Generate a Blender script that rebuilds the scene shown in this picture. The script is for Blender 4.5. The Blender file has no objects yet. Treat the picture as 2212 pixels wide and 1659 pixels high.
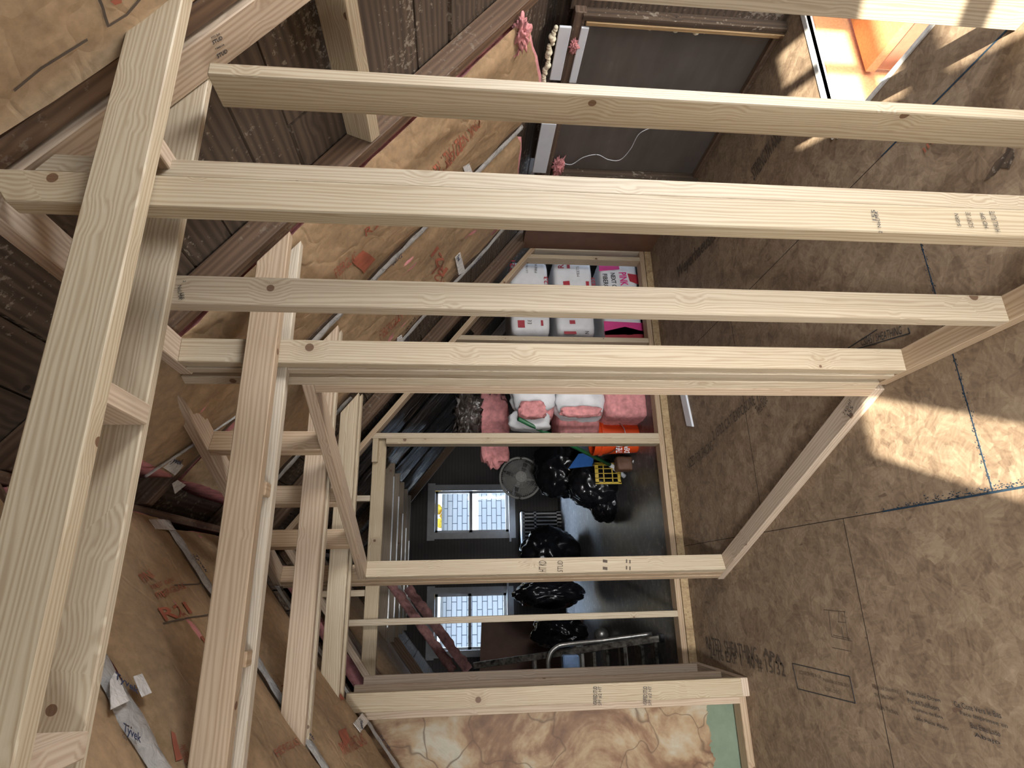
import bpy, bmesh, math, random
import numpy as np
from mathutils import Vector, Matrix, noise
random.seed(7)
C = bpy.context.scene.collection
S = bpy.context.scene

# ---------------------------------------------------------------- camera
HCAM, FPX = 1.53, 1257.7
_a, _b, _c = [math.radians(v) for v in (19.078, 5.390, 0.4997)]
_f = np.array([math.sin(_a)*math.cos(_b), math.cos(_a)*math.cos(_b), -math.sin(_b)])
_r = np.cross(_f, [0, 0, 1]); _r /= np.linalg.norm(_r); _u = np.cross(_r, _f)
CR = math.cos(_c)*_r + math.sin(_c)*_u
CU = -math.sin(_c)*_r + math.cos(_c)*_u
OO = np.array([0, 0, HCAM])
cam_d = bpy.data.cameras.new('camera'); cam = bpy.data.objects.new('camera', cam_d); C.objects.link(cam)
X, Y, Z = -CU, CR, -_f
cam.matrix_world = Matrix(((X[0], Y[0], Z[0], 0), (X[1], Y[1], Z[1], 0), (X[2], Y[2], Z[2], HCAM), (0, 0, 0, 1)))
cam_d.sensor_fit = 'HORIZONTAL'; cam_d.sensor_width = 36; cam_d.lens = 36*FPX/2212
cam_d.clip_start = 0.02; cam_d.clip_end = 200
S.camera = cam

# ---------------------------------------------------------------- light
S.view_settings.view_transform = 'Standard'; S.view_settings.look = 'None'
S.view_settings.gamma = 1; S.view_settings.use_curve_mapping = False
S.view_settings.exposure = 0.15
w = bpy.data.worlds.new('sky'); S.world = w; w.use_nodes = True
bg = w.node_tree.nodes['Background']; bg.inputs[0].default_value = (0.62, 0.78, 1.0, 1); bg.inputs[1].default_value = 4.2
_el = math.atan(0.49*0.9075)
SUN_DIR = Vector((0.42*math.cos(_el), 0.9075*math.cos(_el), -math.sin(_el)))
sd = bpy.data.lights.new('sun', 'SUN'); sd.energy = 26; sd.angle = math.radians(0.55); sd.color = (1, 0.94, 0.80)
so = bpy.data.objects.new('sun', sd); C.objects.link(so); so.rotation_mode = 'QUATERNION'
so.rotation_quaternion = SUN_DIR.to_track_quat('-Z', 'Y')
def window_light(name, loc, sx, sy, direction, power, col, spread=180):
    l = bpy.data.lights.new(name, 'AREA'); l.shape = 'RECTANGLE'; l.size = sx; l.size_y = sy; l.energy = power; l.color = col; l.spread = math.radians(spread)
    o = bpy.data.objects.new(name, l); C.objects.link(o); o.location = loc
    o.rotation_mode = 'QUATERNION'; o.rotation_quaternion = Vector(direction).to_track_quat('-Z', 'Z')
XKN = 2.48
YB = -1.3                                       # gable wall behind the camera
window_light('daylight_gable_left', (-0.99, YB+0.02, 1.2), 0.24, 0.85, (0.15, 1, -0.30), 28, (0.98, 0.97, 0.95), 72)
window_light('daylight_gable_right', (0.567, YB+0.02, 1.2), 0.56, 0.9, (0.1, 1, -0.58), 12, (0.93, 0.96, 1.0), 120)
window_light('fill_right_knee', (XKN-0.01, -0.25, 0.62), 1.1, 0.7, (-1, 0.8, 0.30), 60, (0.95, 0.97, 1.0), 150)  # unseen fill lamp, added to brighten the stud fronts and left slope
window_light('fill_left_knee', (-1.94, -0.2, 0.60), 1.1, 0.6, (1, 0.75, -0.1), 20, (1.0, 0.98, 0.94), 120)  # unseen fill lamp, added for the left-facing stud sides and floor
window_light('fill_stairwell', (2.05, 0.62, -0.25), 0.6, 0.5, (-0.62, 0.6, 0.8), 60, (1.0, 0.95, 0.86))  # added lamp, out of view in the stair hole, lifts the left batts
window_light('daylight_far_right', (1.0, 8.95, 2.35), 0.8, 0.5, (0, -1, -0.95), 300, (0.66, 0.80, 1.0))
window_light('daylight_far_left', (-0.45, 8.95, 2.35), 0.8, 0.5, (0, -1, -0.95), 240, (0.66, 0.80, 1.0))

# ---------------------------------------------------------------- pixel <-> place
def ray(x, y): return _f*FPX + CR*((1659-y)-829.5) - CU*(x-1106)
def fl(x, y, z=0): d = ray(x, y); return Vector(OO + d*(z-HCAM)/d[2])
def px(x, y, X): d = ray(x, y); return Vector(OO + d*X/d[0])
def py(x, y, Y): d = ray(x, y); return Vector(OO + d*Y/d[1])
def pln(p, n, c): d = ray(*p); n = np.array(n, float); return Vector(OO + d*(c-n@OO)/(n@d))
K = 0.775; XR, ZR = 0.30, 2.72
def zr(x): return 1.0+(2.518-x)*K               # underside of the right roof slope
def zl(x): return ZR-(XR-x)*K
def SR(x, y, off=0): return pln((x, y), (K, 0, 1), 1.0+2.518*K+off)
def SL(x, y, off=0): return pln((x, y), (-K, 0, 1), ZR-XR*K+off)
N2 = Vector((0.925, 0.380, 0)); U2 = Vector((-0.380, 0.925, 0)); P2 = Vector((0.632, 1.85, 0))
def w2(s, n, z): return P2 + U2*s + N2*n + Vector((0, 0, z))

# ---------------------------------------------------------------- materials
MATS = {}
def nodes(name):
    m = bpy.data.materials.new(name); m.use_nodes = True; MATS[name] = m
    nt = m.node_tree; b = nt.nodes['Principled BSDF']
    return m, nt, b
def N(nt, t, **kw):
    n = nt.nodes.new(t)
    for k, v in kw.items():
        if k in n.inputs.keys() if hasattr(n.inputs, 'keys') else False: n.inputs[k].default_value = v
        else: setattr(n, k, v)
    return n
def L(nt, a, b): nt.links.new(a, b)
def ramp(nt, fac, stops):
    r = nt.nodes.new('ShaderNodeValToRGB'); cr = r.color_ramp
    while len(cr.elements) < len(stops): cr.elements.new(0.5)
    for e, (p, c) in zip(cr.elements, stops):
        e.position = p; e.color = (*c, 1) if len(c) == 3 else c
    L(nt, fac, r.inputs[0]); return r
def math_(nt, op, a, b=None, c=None, clamp=False):
    n = nt.nodes.new('ShaderNodeMath'); n.operation = op; n.use_clamp = clamp
    for i, v in enumerate((a, b, c)):
        if v is None: continue
        if isinstance(v, (int, float)): n.inputs[i].default_value = v
        else: L(nt, v, n.inputs[i])
    return n.outputs[0]
def mix(nt, fac, a, b, mode='MIX'):
    n = nt.nodes.new('ShaderNodeMix'); n.data_type = 'RGBA'; n.blend_type = mode
    if isinstance(fac, (int, float)): n.inputs[0].default_value = fac
    else: L(nt, fac, n.inputs[0])
    for i, v in ((6, a), (7, b)):
        if isinstance(v, tuple): n.inputs[i].default_value = (*v, 1) if len(v) == 3 else v
        else: L(nt, v, n.inputs[i])
    return n.outputs[2]
def vmath(nt, op, a, b=None):
    n = nt.nodes.new('ShaderNodeVectorMath'); n.operation = op
    for i, v in enumerate((a, b)):
        if v is None: continue
        if isinstance(v, tuple): n.inputs[i].default_value = v
        else: L(nt, v, n.inputs[i])
    return n.outputs[0]
def bump(nt, b, h, s=0.2, d=0.01):
    n = nt.nodes.new('ShaderNodeBump'); n.inputs['Strength'].default_value = s; n.inputs['Distance'].default_value = d
    L(nt, h, n.inputs['Height']); L(nt, n.outputs[0], b.inputs['Normal'])
def noise_n(nt, vec, scale, detail=4, rough=0.55, dist=0):
    n = nt.nodes.new('ShaderNodeTexNoise'); n.inputs['Scale'].default_value = scale; n.inputs['Detail'].default_value = detail
    n.inputs['Roughness'].default_value = rough; n.inputs['Distortion'].default_value = dist
    if vec is not None: L(nt, vec, n.inputs['Vector'])
    return n.outputs[0]

def wood(name, light, mid, dark, knot=(0.10, 0.04, 0.015), knots=0.5, rough=0.6, grain=60, spots=0.0):
    m, nt, b = nodes(name)
    uv = nt.nodes.new('ShaderNodeUVMap').outputs[0]
    kn = nt.nodes.new('ShaderNodeTexVoronoi'); kn.inputs['Scale'].default_value = 7.5; L(nt, uv, kn.inputs['Vector'])
    sep = nt.nodes.new('ShaderNodeSeparateColor'); L(nt, kn.outputs['Color'], sep.inputs[0])
    keep = math_(nt, 'LESS_THAN', sep.outputs[0], knots)
    size = math_(nt, 'MULTIPLY_ADD', sep.outputs[1], 0.095, 0.035)
    d = kn.outputs['Distance']
    near = math_(nt, 'MULTIPLY', math_(nt, 'SUBTRACT', 1.0, math_(nt, 'DIVIDE', d, math_(nt, 'MULTIPLY', size, 4.0)), clamp=True), keep)
    mp = nt.nodes.new('ShaderNodeMapping'); mp.inputs['Scale'].default_value = (1.0, 14, 1); L(nt, uv, mp.inputs['Vector'])
    lowf = noise_n(nt, mp.outputs[0], 1.6, 3, 0.5)
    su = nt.nodes.new('ShaderNodeSeparateXYZ'); L(nt, uv, su.inputs[0])
    v2 = math_(nt, 'ADD', math_(nt, 'ADD', su.outputs[1], math_(nt, 'MULTIPLY', lowf, 0.045)), math_(nt, 'MULTIPLY', near, 0.022))
    rings = math_(nt, 'SINE', math_(nt, 'MULTIPLY', v2, grain*12.0))
    rings = math_(nt, 'MULTIPLY_ADD', rings, 0.5, 0.5)
    mp2 = nt.nodes.new('ShaderNodeMapping'); mp2.inputs['Scale'].default_value = (3, 160, 1); L(nt, uv, mp2.inputs['Vector'])
    fine = noise_n(nt, mp2.outputs[0], 2.0, 4, 0.6)
    g = math_(nt, 'ADD', math_(nt, 'MULTIPLY', rings, 0.42), math_(nt, 'MULTIPLY', fine, 0.40))
    oi = nt.nodes.new('ShaderNodeObjectInfo')
    g = math_(nt, 'ADD', g, math_(nt, 'MULTIPLY', lowf, 0.35))
    r = ramp(nt, g, [(0.30, light), (0.60, mid), (0.98, dark)])
    blot = noise_n(nt, uv, 5, 3)
    col = mix(nt, math_(nt, 'MULTIPLY', blot, 0.35), r.outputs[0], mid)
    col = mix(nt, math_(nt, 'MULTIPLY', math_(nt, 'POWER', near, 2.0), 0.45), col, dark)
    isk = math_(nt, 'MULTIPLY', math_(nt, 'LESS_THAN', d, math_(nt, 'MULTIPLY', size, 0.85)), keep)
    col = mix(nt, math_(nt, 'MULTIPLY', isk, 0.85), col, knot)
    hsv = nt.nodes.new('ShaderNodeHueSaturation'); L(nt, col, hsv.inputs['Color'])
    L(nt, math_(nt, 'MULTIPLY_ADD', oi.outputs['Random'], 0.22, 0.90), hsv.inputs['Value'])
    L(nt, math_(nt, 'MULTIPLY_ADD', oi.outputs['Random'], -0.3, 1.08), hsv.inputs['Saturation'])
    col = hsv.outputs[0]
    if spots:
        sp = noise_n(nt, uv, 38, 4, 0.7)
        big = noise_n(nt, uv, 3.3, 3, 0.6)
        f = ramp(nt, math_(nt, 'MULTIPLY', sp, math_(nt, 'MULTIPLY_ADD', big, 1.2, 0.35)), [(0.57, (0, 0, 0)), (0.63, (1, 1, 1))]).outputs[0]
        col = mix(nt, math_(nt, 'MULTIPLY', f, spots), col, (0.36, 0.31, 0.24))
    L(nt, col, b.inputs['Base Color']); b.inputs['Roughness'].default_value = rough
    bump(nt, b, g, 0.15, 0.002)
    return m
pine = wood('pale_pine', (0.50, 0.415, 0.295), (0.435, 0.35, 0.235), (0.28, 0.19, 0.11), knots=0.78)
pine2 = wood('warm_pine', (0.50, 0.38, 0.262), (0.43, 0.315, 0.208), (0.28, 0.18, 0.105), knots=0.62, grain=40)
oldwood = wood('old_brown_board', (0.105, 0.068, 0.040), (0.066, 0.041, 0.024), (0.027, 0.017, 0.010), knot=(0.015, 0.008, 0.005), knots=0.25, rough=0.75, grain=18, spots=0.55)
rafterwood = wood('old_rafter', (0.17, 0.102, 0.058), (0.115, 0.066, 0.037), (0.055, 0.030, 0.017), knots=0.2, rough=0.7, grain=22, spots=0.25)
greywood = wood('weathered_board', (0.36, 0.27, 0.18), (0.27, 0.19, 0.12), (0.14, 0.09, 0.05), knots=0.3, rough=0.7, grain=25, spots=0.3)
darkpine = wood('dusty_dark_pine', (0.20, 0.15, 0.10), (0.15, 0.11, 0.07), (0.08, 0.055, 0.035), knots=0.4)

def osb(name, c1, c2, c3, rough=0.72, scale=1.0):
    m, nt, b = nodes(name)
    tc = nt.nodes.new('ShaderNodeTexCoord').outputs['Object']
    acc = None; hs = []
    for i, (sc, seed) in enumerate(((17, 0.0), (24, 3.1), (31, 7.7))):
        off = vmath(nt, 'ADD', tc, (seed, seed*1.7, 0))
        wob = nt.nodes.new('ShaderNodeTexNoise'); wob.inputs['Scale'].default_value = 9*scale; wob.inputs['Detail'].default_value = 4; L(nt, off, wob.inputs['Vector'])
        off2 = vmath(nt, 'ADD', off, vmath(nt, 'MULTIPLY', wob.outputs['Color'], (0.07, 0.07, 0)))
        vo = nt.nodes.new('ShaderNodeTexVoronoi'); vo.inputs['Scale'].default_value = sc*scale*0.8; L(nt, off2, vo.inputs['Vector'])
        sc_ = nt.nodes.new('ShaderNodeSeparateColor'); L(nt, vo.outputs['Color'], sc_.inputs[0])
        rot = nt.nodes.new('ShaderNodeVectorRotate'); rot.rotation_type = 'Z_AXIS'; L(nt, off, rot.inputs['Vector'])
        L(nt, math_(nt, 'MULTIPLY', sc_.outputs[0], 3.1416), rot.inputs['Angle'])
        mp = nt.nodes.new('ShaderNodeMapping'); mp.inputs['Scale'].default_value = (6*scale, 70*scale, 1); L(nt, rot.outputs[0], mp.inputs['Vector'])
        g = noise_n(nt, mp.outputs[0], 1.0, 3, 0.6)
        v = math_(nt, 'ADD', math_(nt, 'MULTIPLY', g, 0.75), math_(nt, 'MULTIPLY', sc_.outputs[1], 0.25))
        hs.append(v)
        acc = v if acc is None else math_(nt, 'ADD', acc, v)
    acc = math_(nt, 'DIVIDE', acc, 3.0)
    r = ramp(nt, acc, [(0.33, c3), (0.46, c2), (0.62, c1), (0.76, tuple(min(1, k*1.25) for k in c1))])
    big = noise_n(nt, tc, 1.3, 3, 0.5)
    col = mix(nt, math_(nt, 'MULTIPLY', big, 0.45), r.outputs[0], tuple((a+b_)/2*0.75 for a, b_ in zip(c2, c3)))
    dk = nt.nodes.new('ShaderNodeMapping'); dk.inputs['Scale'].default_value = (22*scale, 9*scale, 1); dk.inputs['Rotation'].default_value = (0, 0, 0.7); L(nt, tc, dk.inputs['Vector'])
    dkn = noise_n(nt, dk.outputs[0], 1, 2, 0.4, 0.6)
    f = ramp(nt, dkn, [(0.73, (0, 0, 0)), (0.75, (1, 1, 1))]).outputs[0]
    col = mix(nt, math_(nt, 'MULTIPLY', f, 0.7), col, (0.10, 0.055, 0.035))
    L(nt, col, b.inputs['Base Color']); b.inputs['Roughness'].default_value = rough
    bump(nt, b, acc, 0.25, 0.004)
    return m
osbm = osb('osb_panel', (0.37, 0.275, 0.18), (0.225, 0.155, 0.098), (0.12, 0.076, 0.047))
osb_edge = osb('osb_cut_edge', (0.50, 0.37, 0.20), (0.34, 0.23, 0.12), (0.16, 0.10, 0.05), scale=2.2)

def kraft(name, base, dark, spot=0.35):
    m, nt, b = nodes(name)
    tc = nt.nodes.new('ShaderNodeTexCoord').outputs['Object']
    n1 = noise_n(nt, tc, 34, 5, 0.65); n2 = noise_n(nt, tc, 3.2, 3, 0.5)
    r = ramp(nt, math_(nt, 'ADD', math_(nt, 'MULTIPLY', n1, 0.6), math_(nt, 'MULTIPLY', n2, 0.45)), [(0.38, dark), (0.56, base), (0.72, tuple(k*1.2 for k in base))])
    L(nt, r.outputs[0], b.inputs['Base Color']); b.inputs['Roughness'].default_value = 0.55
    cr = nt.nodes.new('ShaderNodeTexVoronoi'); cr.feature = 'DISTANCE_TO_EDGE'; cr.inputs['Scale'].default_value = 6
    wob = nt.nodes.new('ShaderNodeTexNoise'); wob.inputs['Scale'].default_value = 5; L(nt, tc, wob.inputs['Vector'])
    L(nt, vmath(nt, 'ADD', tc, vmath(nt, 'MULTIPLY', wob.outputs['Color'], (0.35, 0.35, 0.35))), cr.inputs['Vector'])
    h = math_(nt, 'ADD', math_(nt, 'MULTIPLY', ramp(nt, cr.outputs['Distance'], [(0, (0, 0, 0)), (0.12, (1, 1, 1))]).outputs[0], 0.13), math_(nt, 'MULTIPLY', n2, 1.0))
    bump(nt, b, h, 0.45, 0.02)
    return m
kraftm = kraft('kraft_paper', (0.66, 0.48, 0.29), (0.49, 0.345, 0.20))
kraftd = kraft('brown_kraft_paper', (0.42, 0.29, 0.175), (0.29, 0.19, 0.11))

def plain(name, col, rough=0.6, metal=0, var=0.25, scale=12, bmp=0.1, spec=0.5, trans=0, coat=0, sheen=0):
    m, nt, b = nodes(name)
    tc = nt.nodes.new('ShaderNodeTexCoord').outputs['Object']
    n = noise_n(nt, tc, scale, 4, 0.6)
    r = ramp(nt, n, [(0.3, tuple(k*(1-var) for k in col)), (0.7, tuple(min(1, k*(1+var)) for k in col))])
    L(nt, r.outputs[0], b.inputs['Base Color']); b.inputs['Roughness'].default_value = rough; b.inputs['Metallic'].default_value = metal
    if coat: b.inputs['Coat Weight'].default_value = coat
    if bmp: bump(nt, b, n, bmp, 0.01)
    return m
ink = plain('black_ink', (0.03, 0.03, 0.032), 0.8, var=0.1, bmp=0)
ink_faint = plain('faded_ink', (0.085, 0.062, 0.045), 0.8, var=0.3, bmp=0)
redink = plain('red_ink', (0.34, 0.10, 0.055), 0.7, var=0.25, bmp=0)
navyink = plain('navy_ink', (0.02, 0.035, 0.09), 0.7, var=0.1, bmp=0)
bluechalk = plain('blue_chalk', (0.006, 0.024, 0.045), 0.9, var=0.5, scale=60, bmp=0)
gapm = plain('dark_joint', (0.02, 0.014, 0.01), 0.9, bmp=0)
white = plain('white_pvc', (0.70, 0.73, 0.78), 0.45, var=0.04)
foam = plain('spray_foam', (0.80, 0.74, 0.55), 0.8, var=0.2, scale=40, bmp=0.6)
pink = plain('pink_fibreglass', (0.62, 0.26, 0.26), 0.95, var=0.30, scale=22, bmp=0.8)
greysheet_m = None
blackbag = plain('black_plastic', (0.008, 0.008, 0.010), 0.22, var=0.1, scale=5, bmp=0.6)
steel = plain('nail_steel', (0.55, 0.55, 0.55), 0.3, metal=1, bmp=0)
orange = plain('orange_plastic', (0.75, 0.075, 0.012), 0.4, var=0.08, bmp=0.05)
yellow = plain('yellow_plastic', (0.55, 0.38, 0.03), 0.45, var=0.1, bmp=0)
greenp = plain('green_plastic', (0.02, 0.14, 0.05), 0.4, var=0.2, bmp=0)
bluecl = plain('blue_cloth', (0.02, 0.12, 0.42), 0.8, var=0.2, bmp=0.3)
greypl = plain('grey_plastic', (0.32, 0.31, 0.29), 0.5, var=0.12, bmp=0)
alu = plain('worn_aluminium', (0.50, 0.49, 0.45), 0.35, metal=0.8, var=0.25, scale=25, bmp=0.1)
darkalu = plain('paint_splashed_aluminium', (0.16, 0.15, 0.13), 0.3, metal=0.7, var=0.9, scale=28, bmp=0.3)
brownboard = plain('brown_hardboard', (0.13, 0.062, 0.036), 0.55, var=0.2, scale=6)
trimgrey = plain('grey_painted_trim', (0.35, 0.34, 0.33), 0.5, var=0.1)
stairm = plain('orange_brown_floor_paint', (0.62, 0.30, 0.13), 0.65, var=0.16, scale=90, bmp=0.1)
stairb = plain('brown_painted_board', (0.36, 0.17, 0.10), 0.6, var=0.12, scale=30)
drywall = plain('drywall_edge', (0.62, 0.62, 0.60), 0.8, var=0.15, scale=60)
redbag = plain('dark_red_print', (0.36, 0.02, 0.035), 0.5, var=0.08, bmp=0)
magenta = plain('magenta_print', (0.62, 0.035, 0.22), 0.5, var=0.08, bmp=0)
whitebag = plain('white_plastic_bag', (0.66, 0.66, 0.68), 0.4, var=0.08, scale=9, bmp=0.5)
leafm = plain('yellow_leaves', (0.75, 0.42, 0.03), 0.8, var=0.6, scale=8, bmp=0)

def tape_mat():
    m, nt, b = nodes('white_wrap_tape')
    tc = nt.nodes.new('ShaderNodeTexCoord').outputs['Object']
    n = noise_n(nt, tc, 30, 4, 0.6, 0.8)
    r = ramp(nt, n, [(0.3, (0.55, 0.54, 0.53)), (0.6, (0.78, 0.77, 0.75))])
    L(nt, r.outputs[0], b.inputs['Base Color']); b.inputs['Roughness'].default_value = 0.22
    bump(nt, b, n, 0.8, 0.01); return m
tapem = tape_mat()
def clearplastic():
    m, nt, b = nodes('wrinkled_plastic_sheet')
    tc = nt.nodes.new('ShaderNodeTexCoord').outputs['Object']
    mp = nt.nodes.new('ShaderNodeMapping'); mp.inputs['Scale'].default_value = (2.0, 26, 2.0); L(nt, tc, mp.inputs['Vector'])
    n = noise_n(nt, mp.outputs[0], 1.3, 4, 0.6, 0.6)
    r = ramp(nt, n, [(0.45, (0.045, 0.034, 0.028)), (0.6, (0.10, 0.08, 0.07)), (0.72, (0.32, 0.30, 0.29))])
    L(nt, r.outputs[0], b.inputs['Base Color']); b.inputs['Roughness'].default_value = 0.16
    bump(nt, b, n, 0.9, 0.03); return m
plasticm = clearplastic()
def plaster():
    m, nt, b = nodes('stained_old_plaster')
    tc = nt.nodes.new('ShaderNodeTexCoord').outputs['Object']
    n1 = noise_n(nt, tc, 2.6, 5, 0.6, 0.9); n2 = noise_n(nt, tc, 12, 5, 0.65)
    r = ramp(nt, math_(nt, 'ADD', math_(nt, 'MULTIPLY', n1, 0.8), math_(nt, 'MULTIPLY', n2, 0.2)),
             [(0.36, (0.10, 0.045, 0.02)), (0.46, (0.22, 0.12, 0.06)), (0.53, (0.36, 0.25, 0.14)), (0.62, (0.42, 0.38, 0.29)), (0.74, (0.30, 0.29, 0.23))])
    vo = nt.nodes.new('ShaderNodeTexVoronoi'); vo.feature = 'DISTANCE_TO_EDGE'; vo.inputs['Scale'].default_value = 2.3
    wob = nt.nodes.new('ShaderNodeTexNoise'); wob.inputs['Scale'].default_value = 4; L(nt, tc, wob.inputs['Vector'])
    L(nt, vmath(nt, 'ADD', tc, vmath(nt, 'MULTIPLY', wob.outputs['Color'], (0.5, 0.5, 0.5))), vo.inputs['Vector'])
    crack = ramp(nt, vo.outputs['Distance'], [(0.0, (1, 1, 1)), (0.018, (0, 0, 0))]).outputs[0]
    col = mix(nt, math_(nt, 'MULTIPLY', crack, math_(nt, 'MULTIPLY', n1, 1.3)), r.outputs[0], (0.07, 0.035, 0.015))
    sep = nt.nodes.new('ShaderNodeSeparateXYZ'); L(nt, tc, sep.inputs[0])
    edge = math_(nt, 'LESS_THAN', math_(nt, 'ADD', sep.outputs[2], math_(nt, 'MULTIPLY', n2, 0.10)), 0.23)
    col = mix(nt, edge, col, mix(nt, n2, (0.11, 0.15, 0.10), (0.20, 0.25, 0.17)))
    L(nt, col, b.inputs['Base Color']); b.inputs['Roughness'].default_value = 0.6
    bump(nt, b, n1, 0.5, 0.02); return m
plasterm = plaster()
def greysheet():
    m, nt, b = nodes('dull_grey_foil_sheet')
    tc = nt.nodes.new('ShaderNodeTexCoord').outputs['Object']
    n = noise_n(nt, tc, 3, 4, 0.6)
    mp = nt.nodes.new('ShaderNodeMapping'); mp.inputs['Scale'].default_value = (1, 1.2, 9); L(nt, tc, mp.inputs['Vector'])
    s = noise_n(nt, mp.outputs[0], 1.5, 3, 0.6)
    r = ramp(nt, math_(nt, 'ADD', math_(nt, 'MULTIPLY', n, 0.5), math_(nt, 'MULTIPLY', s, 0.5)), [(0.35, (0.115, 0.10, 0.088)), (0.62, (0.16, 0.14, 0.125)), (0.75, (0.26, 0.24, 0.21))])
    L(nt, r.outputs[0], b.inputs['Base Color']); b.inputs['Roughness'].default_value = 0.42; b.inputs['Metallic'].default_value = 0.25
    bump(nt, b, n, 0.1, 0.02); return m
greysheet_m = greysheet()
def vinyl():
    m, nt, b = nodes('worn_grey_vinyl')
    tc = nt.nodes.new('ShaderNodeTexCoord').outputs['Object']
    n = noise_n(nt, tc, 15, 5, 0.7, 0.5); n2 = noise_n(nt, tc, 55, 3, 0.6)
    r = ramp(nt, math_(nt, 'ADD', math_(nt, 'MULTIPLY', n, 0.7), math_(nt, 'MULTIPLY', n2, 0.3)), [(0.40, (0.085, 0.083, 0.088)), (0.55, (0.14, 0.134, 0.132)), (0.68, (0.36, 0.34, 0.32))])
    L(nt, r.outputs[0], b.inputs['Base Color']); b.inputs['Roughness'].default_value = 0.38
    return m
vinylm = vinyl()
def beadboard():
    m, nt, b = nodes('dark_beadboard')
    tc = nt.nodes.new('ShaderNodeTexCoord').outputs['Object']
    sep = nt.nodes.new('ShaderNodeSeparateXYZ'); L(nt, tc, sep.inputs[0])
    w_ = math_(nt, 'FRACT', math_(nt, 'MULTIPLY', sep.outputs[2], 22))
    g = ramp(nt, w_, [(0.0, (0.008, 0.007, 0.006)), (0.12, (0.075, 0.062, 0.052)), (0.9, (0.08, 0.066, 0.056)), (1, (0.012, 0.01, 0.008))])
    L(nt, mix(nt, noise_n(nt, tc, 4), g.outputs[0], (0.03, 0.024, 0.02)), b.inputs['Base Color']); b.inputs['Roughness'].default_value = 0.7
    return m
beadm = beadboard()
def bricks():
    m, nt, b = nodes('white_painted_brick')
    tc = nt.nodes.new('ShaderNodeTexCoord').outputs['Object']
    sep = nt.nodes.new('ShaderNodeSeparateXYZ'); L(nt, tc, sep.inputs[0])
    cmb = nt.nodes.new('ShaderNodeCombineXYZ'); L(nt, sep.outputs[0], cmb.inputs[0]); L(nt, sep.outputs[2], cmb.inputs[1])
    br = nt.nodes.new('ShaderNodeTexBrick'); L(nt, cmb.outputs[0], br.inputs['Vector'])
    br.inputs['Scale'].default_value = 1; br.inputs['Brick Width'].default_value = 0.30; br.inputs['Row Height'].default_value = 0.10; br.inputs['Mortar Size'].default_value = 0.007
    br.inputs['Color1'].default_value = (0.80, 0.80, 0.80, 1); br.inputs['Color2'].default_value = (0.74, 0.75, 0.76, 1); br.inputs['Mortar'].default_value = (0.10, 0.13, 0.16, 1)
    L(nt, br.outputs['Color'], b.inputs['Base Color']); b.inputs['Roughness'].default_value = 0.8
    return m
brickm = bricks()
def glass():
    m = bpy.data.materials.new('window_glass'); m.use_nodes = True; nt = m.node_tree
    for n in list(nt.nodes): nt.nodes.remove(n)
    out = nt.nodes.new('ShaderNodeOutputMaterial'); t = nt.nodes.new('ShaderNodeBsdfTransparent'); g = nt.nodes.new('ShaderNodeBsdfGlossy')
    g.inputs['Roughness'].default_value = 0.05; t.inputs[0].default_value = (0.93, 0.96, 0.98, 1)
    mx = nt.nodes.new('ShaderNodeMixShader'); mx.inputs[0].default_value = 0.05
    L(nt, t.outputs[0], mx.inputs[1]); L(nt, g.outputs[0], mx.inputs[2]); L(nt, mx.outputs[0], out.inputs[0])
    return m
glassm = glass()
fanm = plain('dusty_grey_plastic', (0.30, 0.29, 0.27), 0.5, var=0.15, bmp=0)

# ---------------------------------------------------------------- mesh helpers
def tag(o, label=None, cat=None, group=None, kind=None):
    if label: o['label'] = label
    if cat: o['category'] = cat
    if group: o['group'] = group
    if kind: o['kind'] = kind
    return o
def link(name, me, mat, parent=None):
    o = bpy.data.objects.new(name, me); C.objects.link(o)
    if mat is not None: me.materials.append(mat)
    if parent is not None: o.parent = parent
    return o
def empty(name, loc=(0, 0, 0)):
    o = bpy.data.objects.new(name, None); C.objects.link(o); o.location = loc; o.empty_display_size = 0.05
    return o
def finish(bm, name, mat, parent=None, smooth=False):
    bmesh.ops.recalc_face_normals(bm, faces=bm.faces)
    me = bpy.data.meshes.new(name); bm.to_mesh(me); bm.free()
    if smooth:
        for p in me.polygons: p.use_smooth = True
    o = link(name, me, mat, parent)
    if parent is not None and parent.location.length > 0: o.matrix_parent_inverse = Matrix.Translation(parent.location).inverted()
    return o
FACES = ((0, 3, 2, 1), (4, 5, 6, 7), (0, 1, 5, 4), (1, 2, 6, 5), (2, 3, 7, 6), (3, 0, 4, 7))
def hexa(name, pts, mat, parent=None, bevel=0.0025, grain=None):
    """pts: 4 corners of one end then 4 of the other; the grain runs from end to end"""
    bm = bmesh.new(); v = [bm.verts.new(Vector(p)) for p in pts]
    for f in FACES: bm.faces.new([v[i] for i in f])
    bmesh.ops.recalc_face_normals(bm, faces=bm.faces)
    pts = [Vector(p) for p in pts]
    g = (sum(pts[4:], Vector())-sum(pts[:4], Vector())).normalized() if grain is None else Vector(grain).normalized()
    a = (pts[1]-pts[0]).normalized(); a = (a-g*a.dot(g)).normalized(); b = g.cross(a)
    if bevel: bmesh.ops.bevel(bm, geom=list(bm.edges), offset=bevel, segments=1, affect='EDGES', profile=0.5)
    uvl = bm.loops.layers.uv.new('UVMap'); ou, ov = random.random()*40, random.random()*40
    for f in bm.faces:
        n = f.normal; da, db, dg = abs(n.dot(a)), abs(n.dot(b)), abs(n.dot(g))
        for l in f.loops:
            p = l.vert.co-pts[0]
            if dg > 0.75: uv = (p.dot(a)*0.4+ou, p.dot(b)+ov+7)
            elif da >= db: uv = (p.dot(g)+ou, p.dot(b)+ov)
            else: uv = (p.dot(g)+ou, p.dot(a)+ov+3)
            l[uvl].uv = uv
    return finish(bm, name, mat, parent)
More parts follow.
